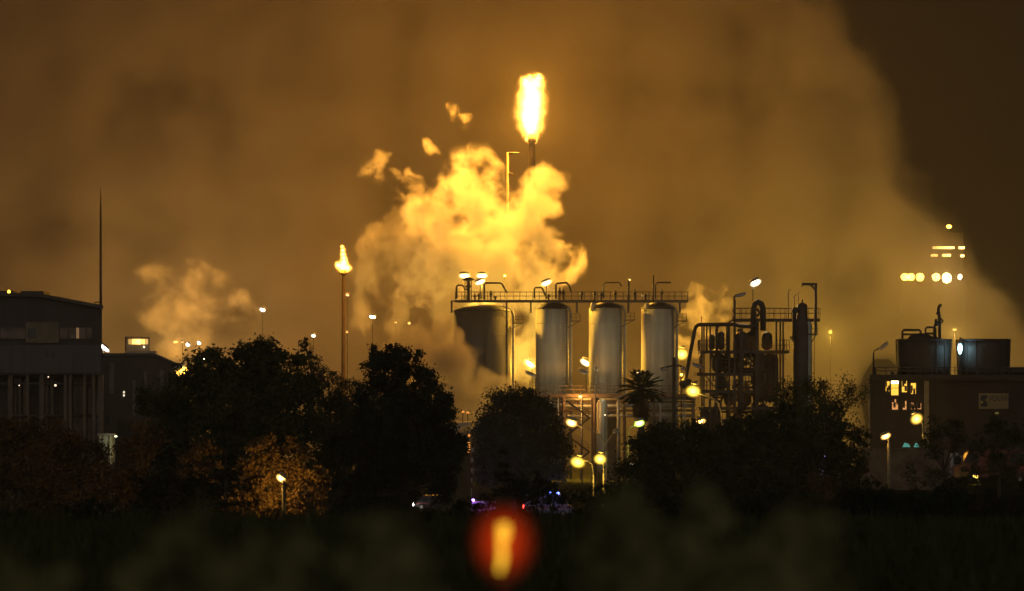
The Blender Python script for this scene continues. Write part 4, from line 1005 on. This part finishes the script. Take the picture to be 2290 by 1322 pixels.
tree("roadside_tree", "dark roadside tree over the fire engine near the right edge", [(2210,985,36),(2260,1000,36),(2185,1005,20),(2285,970,34),(2230,955,24),(2275,1070,40),(2220,1040,30),(2170,1060,24)], 334, 2235, LEAF, .25, 1.1)

# ---- palm
def palm():
    Y = 455.0; x = xof(1434, Y); zc = zof(872, Y); rnd = random.Random(4); rng = np.random.default_rng(44)
    t = thing("palm_tree", "palm tree with a fanned crown and shaggy skirt in front of the pale silos", "palm", (x, Y, 0))
    mb = MB(); mb.tube([(x,Y,-.2),(x+.05,Y,zc*.5),(x,Y,zc)], [.42,.36,.34], 12); mb.build("trunk", BARK, t)
    pts, dirs = [], []
    for k in range(900):
        f = rnd.random(); a = rnd.uniform(0, 6.283); r = 1.1*(.6+.4*math.sin(f*3.1))*rnd.uniform(.3,1)
        pts.append((x+r*math.cos(a), Y+r*math.sin(a), zof(893,Y)-f*2.6)); dirs.append((.3*math.cos(a), .3*math.sin(a), -1))
    leaf_obj("dead_frond_skirt", np.array(pts), .6, LEAF2, t, rng, .18, np.array(dirs), .3)
    stems = MB(); pts, dirs = [], []
    for k in range(46):
        a = 2*math.pi*k/46*3.0 + rnd.uniform(-.2,.2); el = rnd.uniform(-.55, 1.25); l = rnd.uniform(2.1, 2.75)
        d = Vector((math.cos(a)*math.cos(el), math.sin(a)*math.cos(el), math.sin(el)))
        p0 = Vector((x, Y, zc)); p1 = p0 + d*l*.6 + Vector((0,0,.15)); p2 = p0 + d*l + Vector((0,0,-.35))
        stems.tube([p0,p1,p2], [.05,.035,.012], 5, False)
        side = d.cross(Vector((0,0,1))).normalized() if abs(d.z) < .98 else Vector((1,0,0))
        for i in range(34):
            u = .35 + .65*i/33; b = p0*(1-u)**2 + p1*2*u*(1-u) + p2*u*u
            for sd in (-1, 1):
                dr = (d*.8 + side*sd*.75 + Vector((0,0,-.25))).normalized(); ln = .55*math.sin(max(.1,(u-.28)/.72*2.6))+.12
                pts.append(b + dr*ln*.5); dirs.append(dr)
    cr = leaf_obj("crown", np.array(pts), .68, LEAF, t, rng, .14, np.array(dirs), .08)
    stems.build("frond_stem", BARK, cr)
palm()

# ---- dark shrubs along the brow of the viewer's rise
def brow_shrub(label, px0, px1, top, Y, seed):
    rnd = random.Random(seed); lo = []; w = px1 - px0
    gzp = HZ + (CAM_H - ground_z(0, Y))*F_PX/Y
    n = max(3, int(w/38))
    for k in range(n):
        f = (k+.5)/n; e = 1 - (2*f-1)**2; tp = top + (1-e)*40 + rnd.uniform(-6, 22); r = rnd.uniform(26, 40)
        lo.append((px0+f*w, tp + r, r)); y = tp + r*2
        while y < gzp + 10: lo.append((px0+f*w+rnd.uniform(-14,14), y, 34)); y += 44
    return tree("dark_shrub", label, lo, Y, (px0+px1)/2, NEEDLE, .085, .8, "shrub", limb=True, clump=.36, trunk_r=.05, group="dark shrubs on the brow before the trees")
for i, a in enumerate((("dark shrub at the lower left corner under the reddish bushy tree",-60,130,1128,108),("pointed dark shrub between the left corner and the black conifer",150,260,1096,104),
    ("dark shrub left of the black conifer silhouette",270,420,1120,109),("dark shrub at the foot of the black conifer",430,570,1150,106),("dark shrub right of the gap with golden foliage",725,880,1112,107),
    ("dark shrub under the white headlights",885,1010,1112,104),("dark shrub left behind the red lantern",1020,1140,1100,109),("dark shrub right behind the red lantern",1150,1280,1112,106),
    ("dark shrub below the pair of yellow street lamps",1270,1420,1064,110),("dark shrub below the wide tree under the palm",1420,1600,1090,105),("dark shrub below the ambulance",1600,1770,1100,109),
    ("dark shrub below the dim brown shrub",1770,1890,1098,106),("dark shrub below the boundary wall",1890,2060,1058,110),("dark shrub between the boundary wall and the fire engine",2050,2170,1066,105),
    ("dark shrub at the lower right corner below the fire engine",2160,2340,1092,108))): brow_shrub(*a, 60+i)

def brow_grass():
    rng = np.random.default_rng(77); n = 42000
    y = rng.uniform(40, 118, n); x = (rng.uniform(-.14, .14, n))*y
    z = np.array([ground_z(a, b) for a, b in zip(x, y)]) - .2
    h = rng.uniform(.15, .5, n)*(1 + .8*np.sin(x*1.7)*np.sin(y*.9+x))
    e = bpy.data.objects.new("grass_root", None)
    P = np.stack([x, y, z + h*.4], 1)
    o = leaf_obj("grass", P, .8, LEAF, e, rng, .07, np.repeat(np.array([[0,0,1.0]]), n, 0), .35)
    o.parent = None; bpy.data.objects.remove(e); tag(o, "rough dark grass along the brow of the viewer's rise", "grass", None, "stuff")
brow_grass()

# ---- near shrubs on the viewer's rise, far out of focus
def near_shrub(px, top, w, Y, label, seed, m, lean=0.0):
    rng = np.random.default_rng(2000+seed); rnd = random.Random(seed); x = xof(px, Y); gz = ground_z(x, Y) - .2; H = zof(top, Y) - gz
    t = thing("near_shrub", label, "shrub", (x, Y, gz), "blurred shrubs close to the viewer"); s = Y/F_PX
    mb = MB(); pts, dirs = [], []
    for k in range(34):
        a = rnd.uniform(0, 6.283); rr = w*s*rnd.uniform(.1,1); hh = H*rnd.uniform(.86,1.0)*(1-.10*rr/(w*s))
        p0 = Vector((x+rnd.uniform(-.1,.1), Y+rnd.uniform(-.1,.1), gz)); p1 = Vector((x+rr*.7*math.cos(a)+lean*hh*.4, Y+rr*.7*math.sin(a), gz+hh*.6)); p2 = Vector((x+rr*math.cos(a)+lean*hh, Y+rr*math.sin(a), gz+hh))
        mb.tube([p0,p1,p2], [.012,.008,.003], 5, False); n = 60; u = rng.uniform(.6,1.0,size=(n,1))
        pts.append(np.array(p0)*(1-u)**2+2*np.array(p1)*u*(1-u)+np.array(p2)*u*u + rng.normal(size=(n,3))*.035); d = (p2-p0).normalized()
        dirs.append(np.repeat(np.array([[d.x,d.y,d.z]]), n, 0))
    leaf_obj("foliage", np.concatenate(pts), .10, m, t, rng, .42, np.concatenate(dirs), .7); mb.build("stems", BARK, t)
NEAR = leafmat("near_foliage", (0.19, 0.19, 0.09))
for i, (px, top, w, Y, lean, lb) in enumerate((
    (380,1120,95,10.5,.0,"blurred olive shrub at the lower left, widest of the near shrubs"),(540,1160,60,9.6,.02,"blurred olive shrub below the black conifer silhouette"),
    (60,1230,90,9.2,.0,"blurred olive shrub at the lower left corner"),(900,1120,60,10.2,-.02,"blurred leaning shrub left of the red lantern"),
    (820,1250,90,8.8,.02,"blurred low shrub at the bottom, left of the leaning one"),(1400,1095,80,10.8,.0,"blurred shrub right of the red lantern, below the yellow lamps"),
    (1560,1120,60,10.0,.0,"blurred shrub in the middle of the three near shrubs right of the lantern"),(1790,1110,50,10.4,.0,"blurred shrub farthest right of those beside the lantern"),
    (650,1235,70,9.4,.0,"blurred low shrub below the flat hedge"),(1690,1180,50,9.6,.0,"blurred low shrub between the two right near shrubs"))):
    near_shrub(px, top, w*1.25, Y, lb, i, NEAR, lean)
# ------------------------------------------------------------------ lamps
SODIUM, WARMW, COOLW = (1.0,.50,.07), (1.0,.78,.42), (.80,.92,1.0)
def head(t, px, py, Y, w, h, ang, col, power, strength=18.0, name_col="sodium", dim=False, drop=.6, radius=.25, back=.6):
    """Lamp head: dark housing over a glowing bowl, enlarged on strong lamps to draw their halo, tilted by ang degrees."""
    s = Y/F_PX; c = at(px, py, Y); M = Matrix.Rotation(R(-ang), 3, 'Y')
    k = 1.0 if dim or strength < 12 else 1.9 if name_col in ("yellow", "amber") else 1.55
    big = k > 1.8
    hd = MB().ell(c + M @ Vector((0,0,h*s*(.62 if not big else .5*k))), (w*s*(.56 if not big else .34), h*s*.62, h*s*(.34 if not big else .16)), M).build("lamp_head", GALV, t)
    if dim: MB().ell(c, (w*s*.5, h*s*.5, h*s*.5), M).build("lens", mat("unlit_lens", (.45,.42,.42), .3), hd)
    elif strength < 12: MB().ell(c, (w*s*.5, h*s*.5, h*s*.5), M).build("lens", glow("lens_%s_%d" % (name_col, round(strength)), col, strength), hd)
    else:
        b = MB().ell((0,0,0), (w*s*.5*k, h*s*.5*k, h*s*.5*k)).build("lens", halo_bowl_mat("bowl_%s_%d_%d" % (name_col, round(strength), round(h*s*20)), tuple(c_ + (1 - c_)*(.22 if name_col == "hot" else .0 if name_col in ("yellow","amber") else .05) for c_ in col), strength*(1.5 if name_col in ('yellow','amber') else 3.6)/(h*s)), None, origin=(0,0,0))
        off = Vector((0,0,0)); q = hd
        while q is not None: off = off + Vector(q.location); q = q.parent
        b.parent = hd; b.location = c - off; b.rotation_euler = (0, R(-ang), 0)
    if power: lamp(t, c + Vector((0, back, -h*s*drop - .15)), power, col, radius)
    return hd

def street_lamp(label, hx, hy, Y, pole_px, w=22, h=15, ang=-20, col=SODIUM, power=900, nm="sodium", curve=None, pole_r=.09, group="street lamps along the road", twin=None, cat="street lamp", name="street_lamp", strength=18, base_z=None, pmat=None, dim=False, top=None):
    x = xof(pole_px, Y); gz = ground_z(x, Y) - .2 if base_z is None else base_z; pmat = pmat or mat("lamp_pole_paint", (.34,.30,.22), .6)
    t = thing(name, label, cat, (x, Y, gz), group)
    pts = curve or [(pole_px, hy+34), (pole_px + (hx-pole_px)*.12, hy+16), (pole_px + (hx-pole_px)*.45, hy+6), (hx + (w*.4 if hx < pole_px else -w*.4), hy+1)]
    P = [at(a, b, Y) for a, b in pts]
    MB().tube([(x, Y, gz), (x, Y, P[0].z)], [pole_r*1.25, pole_r*.85], 10).build("pole", pmat, t)
    MB().tube([(x, Y, P[0].z-.02)] + P, pole_r*.6, 8).build("arm", pmat, t)
    if twin:
        Q = [at(a, b, Y) for a, b in twin[0]]; MB().tube(Q, pole_r*.5, 8).build("arm", pmat, t); head(t, twin[1], twin[2], Y, 16, 8, 20, col, 0, dim=True)
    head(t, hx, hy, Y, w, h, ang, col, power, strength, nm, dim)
    return t
DARKP = mat("dark_pole", (.05,.045,.04), .7)
street_lamp("street lamp on a thick dark pole amid golden lit foliage", 628, 1070, 250, 635.5, 20, 13, -38, power=460, curve=[(635.5,1084),(635,1078),(632,1074)], pole_r=.16, pmat=DARKP)
street_lamp("street lamp on a curved twin arm above the yellow pair", 1278, 946, 400, 1355, 22, 15, -18, power=420, curve=[(1355,1010),(1352,990),(1343,974),(1328,964),(1310,958),(1290,951)], twin=([(1355,1006),(1358,990),(1364,979),(1372,970)], 1379, 966))
street_lamp("brightest yellow street lamp, the left of the low pair", 1292, 1034, 350, 1328, 24, 18, -14, (1.0,.62,.06), 900, "yellow", curve=[(1328,1062),(1325,1040),(1316,1030),(1304,1030)])
street_lamp("yellow street lamp at the foot of the twin armed pole", 1342, 1027, 353, 1350, 20, 17, -8, (1.0,.62,.06), 800, "yellow", curve=[(1350,1060),(1350,1040),(1347,1032)])
street_lamp("greenish street lamp below the palm", 1430, 947, 402, 1404, 20, 13, 14, (.62,1.0,.10), 300, "green", curve=[(1404,985),(1405,965),(1411,954),(1421,950)])
street_lamp("unlit street lamp on a curved arm rising out of the wide dark tree", 1483, 953, 398, 1432, 22, 9, 18, power=0, dim=True, curve=[(1432,1000),(1434,985),(1443,972),(1458,962),(1474,956)])
street_lamp("small orange street lamp low in front of the steel structure", 1567, 943, 470, 1546, 20, 11, 14, power=300, curve=[(1546,985),(1547,962),(1551,952),(1558,947)])
street_lamp("street lamp with a big yellow halo on a long curved arm beside the steel structure", 1550, 875, 482, 1614, 24, 19, -8, (1.0,.62,.06), 1500, "yellow", curve=[(1614,960),(1613,925),(1607,903),(1594,891),(1578,885),(1560,879)], pole_r=.1)
street_lamp("tiny reddish street lamp glinting through leaves", 1413, 1037, 346, 1420, 9, 8, 0, (1.0,.6,.3), 60, "reddish", curve=[(1420,1060),(1419,1045),(1416,1039)])
street_lamp("orange street lamp on a plain brown pole before the boundary wall", 1981, 976, 362, 1988, 20, 11, 24, power=140, curve=[(1988,990),(1987.5,984),(1985,980)], pole_r=.14)
street_lamp("amber street lamp against the lit wall of the dark block building", 2050, 937, 440, 2064, 20, 17, 30, (1.0,.56,.07), 520, "amber", curve=[(2064,965),(2063,948),(2056,940)])
street_lamp("unlit twin armed post standing between the palm and the steel structure", 1527, 825, 545, 1507, 10, 6, -20, power=0, dim=True, pmat=DARKP, pole_r=.24, group="lamp posts inside the plant",
            curve=[(1507,800),(1507,818),(1516,817),(1524,820)], twin=([(1507,818),(1498,819),(1488,823)], 1485, 826))
street_lamp("unlit lamp on the dark building roof, its head tilted up", 1977, 775, 452, 1953.5, 26, 6, 40, power=0, dim=True, pmat=DARKP, pole_r=.1, group="lamp posts inside the plant", curve=[(1953.5,789),(1955,785),(1966,779)], base_z=zof(838,452))

def flood(label, hx, hy, Y, foot_py, w=24, h=12, ang=0, col=SODIUM, power=1500, nm="sodium", strength=20, post_px=None, group="floodlights on the plant", dim=False, drop=.6, pr=.07, back=.6):
    px = post_px if post_px is not None else hx; x = xof(px, Y); z0 = zof(foot_py, Y) if foot_py else ground_z(x, Y) - .2
    t = thing("floodlight", label, "floodlight", (x, Y, z0), group)
    zt = zof(hy, Y) - .1
    MB().tube([(x, Y+.25, z0), (x, Y+.25, zt), at(hx, hy, Y) + Vector((0,.2,.1))] if px != hx else [(x, Y+.25, z0), (x, Y+.25, zt+.2)], pr, 7).build("post", mat("black_post", (.004,.0035,.003), .9, spec=0.0) if pr < .05 else DARKP, t)  # thin posts near black so the strong lamps leave them dark
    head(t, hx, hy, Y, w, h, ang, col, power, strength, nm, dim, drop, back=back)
    return t
HOT = (1.0,.53,.055)
flood("floodlight at the left end of the walkway beside the capped vent", 1039, 617, 606, 668, 22, 10, 0, HOT, 20000, "hot", 26, back=2.2)
flood("upper floodlight right of the capped vent", 1078, 617, 606, 668, 22, 10, 2, HOT, 20000, "hot", 26, back=2.2)
flood("floodlight tilted up just below the upper one on the walkway", 1074, 631, 604, 668, 21, 9, 22, HOT, 20000, "hot", 26, back=2.2)
flood("tilted floodlight on the walkway above the gap of glowing steam", 1222, 633, 604, 668, 22, 10, 22, HOT, 20000, "hot", 26, back=2.2)
flood("tiny far lamp between the walkway floodlights", 1129, 617, 612, 668, 6, 4, -10, SODIUM, 60, "sodium", 6)
flood("floodlight leaning down in the glowing gap left of the pale silos", 1185, 814, 610, 878, 22, 11, -38, HOT, 42000, "hot", 26, 1190)
flood("floodlight leaning down between the two pale silos", 1309, 811, 607, 878, 22, 12, -30, HOT, 16000, "hot", 26, 1313)
flood("floodlight half hidden behind the top of the palm tree", 1430, 836, 607, 878, 14, 10, -20, HOT, 14000, "hot", 20, 1427)
flood("round yellow floodlight glaring beside the leaning pipe", 1525, 793, 608, None, 20, 18, 0, (1.0,.58,.06), 4000, "yellow", 18, 1521)
flood("high white floodlight above the steel structure", 1690, 633, 566, 713, 22, 12, 26, (1.0,.85,.55), 2600, "white", 22, 1684)
flood("unlit floodlight head on the left corner of the steel structure", 1656, 661, 560, 713, 26, 6, 14, power=0, dim=True, post_px=1641)
flood("dark backed lamp head sloping down beside the glowing gap", 1187, 838, 586, 878, 28, 6, -24, (1.0,.92,.58), 190, dim=True, post_px=1198)
flood("dark backed lamp head sloping down beside the second pale silo", 1305, 832, 586, 878, 22, 6, -20, (1.0,.92,.58), 320, dim=True, post_px=1311)
flood("unlit lamp head sloping down left of the steel structure", 1558, 819, 552, 872, 26, 6, -20, power=0, dim=True, post_px=1566)
flood("bright white tube lamp on the corner of the factory hall", 233, 778, 421, 800, 24, 8, -40, (1.0,.93,.75), 700, "tubewhite", 24, 229)
flood("blue white lamp glowing upright between the two cooling towers", 2147, 779, 451, 838, 9, 26, 0, (.45,.80,1.0), 8, "bluewhite", 7)
flood("small orange lamp hung under the pipe rack deck", 1298, 887, 588, None, 7, 6, 0, (1.0,.45,.08), 1500, "orange", 5, 1302)
flood("small dark topped globe lamp in front of the second pale silo", 1332, 827, 586, None, 8, 7, 0, (1.0,.92,.58), 190, dim=True)
flood("small pale lamp low in front of the pipe rack", 1353, 928, 575, None, 4, 4, 0, WARMW, 20, "pale", 1.0)
flood("tiny amber lamp left of the leaning pipe's foot", 1524, 838, 556, None, 6, 6, 0, (1.0,.60,.06), 120, "yellow", 5)
# ---- small far lamps on thin masts
far = [(393,765,640,10,5,0,(1,.55,.14),1.6,"pale yellow far lamp, leftmost of the row left of the broad tree"),(408,765,640,6,4,0,(1,.6,.2),.5,"dim far lamp second in the row left of the broad tree"),
  (420,771,640,9,8,-40,(1,.93,.75),20,"bright white far lamp lowest in the row left of the broad tree"),(445,767,640,8,7,-40,(1,.88,.5),8,"bright far lamp rightmost in the row left of the broad tree"),
  (587,693,650,12,8,-18,(1,.90,.62),20,"white far lamp on a mast above the dark smoke puff"),(701,751,640,9,7,-10,(1,.93,.70),16,"round white far lamp above the leaning conifer"),
  (833,709,600,14,7,-10,(1,.93,.85),8,"white far lamp left of the ragged steam"),(777,660,680,8,5,-16,(1,.5,.2),1.2,"tiny orange lamp on the right of the slim flare stack"),
  (776,743,680,5,4,0,(1,.5,.12),1.0,"tiny orange lamp low beside the slim flare stack"),(885,721,620,5,4,0,(1,.6,.12),1.0,"tiny yellow lamp in the ragged steam, left one"),(915,723,620,6,5,0,(1,.55,.12),1.4,"tiny yellow lamp in the ragged steam, right one"),
  (1857,743,640,7,7,0,(1,.60,.06),1.3,"small yellow lamp alone in the smoke right of the round process column"),(1408,626,602,5,4,0,(1,.62,.28),1.6,"tiny lamp at the top of the thin vent mast"),
  (2135,738,560,9,5,10,(1,.6,.12),.6,"faint yellow lamp in the smoke right of the rooftop pipes"),(1437,662,602,5,3,0,(1,.7,.4),.9,"tiny pale lamp on the walkway above the second pale silo")]
for px, py, Y, w, h, an, col, st, lb in far:
    flood(lb, px, py, 716 if px in (1857,393,2135) else 590 if px in (408,420,445) else Y, None if py > 700 or px < 600 or px in (777,) else 672, w, h, an, col, 75000 if px in (1857,2135) else 110000 if px == 393 else 1000 if px == 587 else (60 if st > 5 else 0), "far%d" % (st*10), st, group="small far lamps in the smoke", pr=.03)
flood("orange lamp flaring through the twigs left of the broad tree", 407, 831, 330, None, 26, 20, 30, (1,.48,.06), 260, "amber", 6, group="lamps behind the trees")
flood("pale lamp caught in the twigs at the broad tree's left shoulder", 454, 802, 330, None, 11, 9, -40, (1,.85,.40), 60, "pale2", 7, group="lamps behind the trees")

# ---- striped barrier pole in violet light
def striped_pole():
    Y = 436.5; x = xof(1056, Y); t = thing("striped_pole", "slim pole banded red and white in violet light beside the small conifer", "pole", (x, Y, 0))
    a, b = at(1057.5, 990, Y), at(1053, 1092, Y); n = 9
    MB().tube([(b.x-.03, Y, 0), tuple(b)], .13, 10).build("foot", GALV, t)
    for k in range(n):
        MB().tube([b.lerp(a, k/n), b.lerp(a, (k+1)/n)], .13, 10).build("band", WHITE if k % 2 else REDP, t)
striped_pole()

# ---- vehicles
van(xof(1226,446), 446, 5.4, 2.5, 1, mat("dull_white_paint", (.16,.155,.18), .45), "white police van with a blue beacon half hidden by the dark shrubs", "police van", beacon=((.10,.16,1.0), 90), tail=True)
van(xof(1062,440), 440, 4.6, 1.9, -1, mat("dull_white_paint", (.16,.155,.18), .45), "white patrol car with violet beacons behind the small conifer", "patrol car", beacon=((.55,.22,1.0), 600), name="patrol_car", W=1.8)
van(xof(968,470), 470, 4.4, 1.7, -1, mat("dark_paint", (.025,.025,.03), .4), "car with white headlights shining through the leaves at the left of the small conifer", "car", head=120, name="parked_car", W=1.8)
van(xof(2106,404), 404, 5.6, 2.9, 1, WHITE, "pale lavender van parked right of the boundary wall", "van")
van(xof(2222,400), 400, 8.2, 3.3, -1, REDP, "large red fire engine parked near the right edge", "fire engine", tail=True, name="fire_engine", W=2.4)
van(xof(1822,398), 398, 5.2, 2.4, 1, WHITE, "white ambulance with blue lights deep in the dark trees", "ambulance", beacon=((.25,.28,1.0), 60), name="ambulance")
def truck_glow():
    t = thing("work_lamp", "yellow work lamp on a tripod beside the fire engine", "work lamp", (xof(2180,392), 392, 0)); Y = 392.0; gz = ground_z(xof(2180,392), 392) - .2
    c = at(2181, 1066, Y)
    for a in range(3): MB().obox((c.x+.5*math.cos(a*2.1), Y+.5*math.sin(a*2.1), gz), (c.x, Y, gz+1.0), .05, .05).build("leg", STEEL, t)
    MB().tube([(c.x, Y, gz+.9), (c.x, Y, c.z)], .04, 6).build("mast", STEEL, t)
    head(t, 2181, 1066, Y, 13, 10, 0, (1,.60,.10), 90, 3.0, "worklamp")
truck_glow()

# ---- the red lantern close to the viewer, far out of focus
def lantern():
    Y = 14.0; s = Y/F_PX; c = at(1127, 1212, Y); gz = ground_z(c.x, Y) - .2; k = s/0.001
    t = thing("red_lantern", "red glass lantern with a yellow glowing core on a post close to the viewer", "lantern", (c.x, Y, gz))
    MB().tube([(c.x, Y, gz), (c.x, Y, c.z-.098*k)], .014*k, 10).build("post", DARKP, t)
    MB().lathe((c.x, Y, c.z), [(.03*k,-.098*k),(.042*k,-.092*k),(.042*k,-.086*k),(.03*k,-.082*k)], 24).build("base", DARKP, t)
    MB().lathe((c.x, Y, c.z), [(.03*k,.082*k),(.036*k,.086*k),(.02*k,.096*k),(.006*k,.102*k)], 24).build("cap", DARKP, t)
    g = MB().ell((0,0,0), (.084*k,.084*k,.100*k), seg=24, rings=14).build("glass", red_glass(), None, origin=(0,0,0))
    g.parent = t; g.location = c - Vector(t.location)
    MB().tube([at(1127,1172,Y), at(1127,1192,Y), at(1122,1220,Y), at(1124,1245,Y), at(1117,1280,Y)], [.011*k,.012*k,.006*k,.008*k,.005*k], 12).build("glowing_core", glow("lantern_core", (1,.66,.04), .58), t)
    lamp(t, c + Vector((0,-.2,-.1)), .5, (1,.12,.02), .05)
def red_glass():
    m = halo_bowl_mat("red_glass", (1,.055,.005), 4.6)
    for n in m.node_tree.nodes:
        if n.type == 'MATH' and n.operation == 'POWER': n.inputs[1].default_value = 1.4
    return m
lantern()
# ------------------------------------------------------------------ haze: one even body of air round everything
def haze():
    o = MB().box((-260, -30, -1.5), (260, 820, 112)).build("haze", None if False else bpy.data.materials.new("haze"))
    m = o.data.materials[0]; m.use_nodes = True
    n, l = m.node_tree.nodes, m.node_tree.links; n.clear()
    out = n.new("ShaderNodeOutputMaterial"); pv = n.new("ShaderNodeVolumePrincipled")
    pv.inputs["Color"].default_value = (0.9, 0.88, 0.85, 1); pv.inputs["Density"].default_value = 0.00016
    l.new(pv.outputs[0], out.inputs["Volume"])
    m.cycles.volume_sampling = 'MULTIPLE_IMPORTANCE'; m.cycles.homogeneous_volume = True
    return tag(o, "thin orange lit smoke haze hanging over the whole plant", "haze", None, "stuff")
haze()
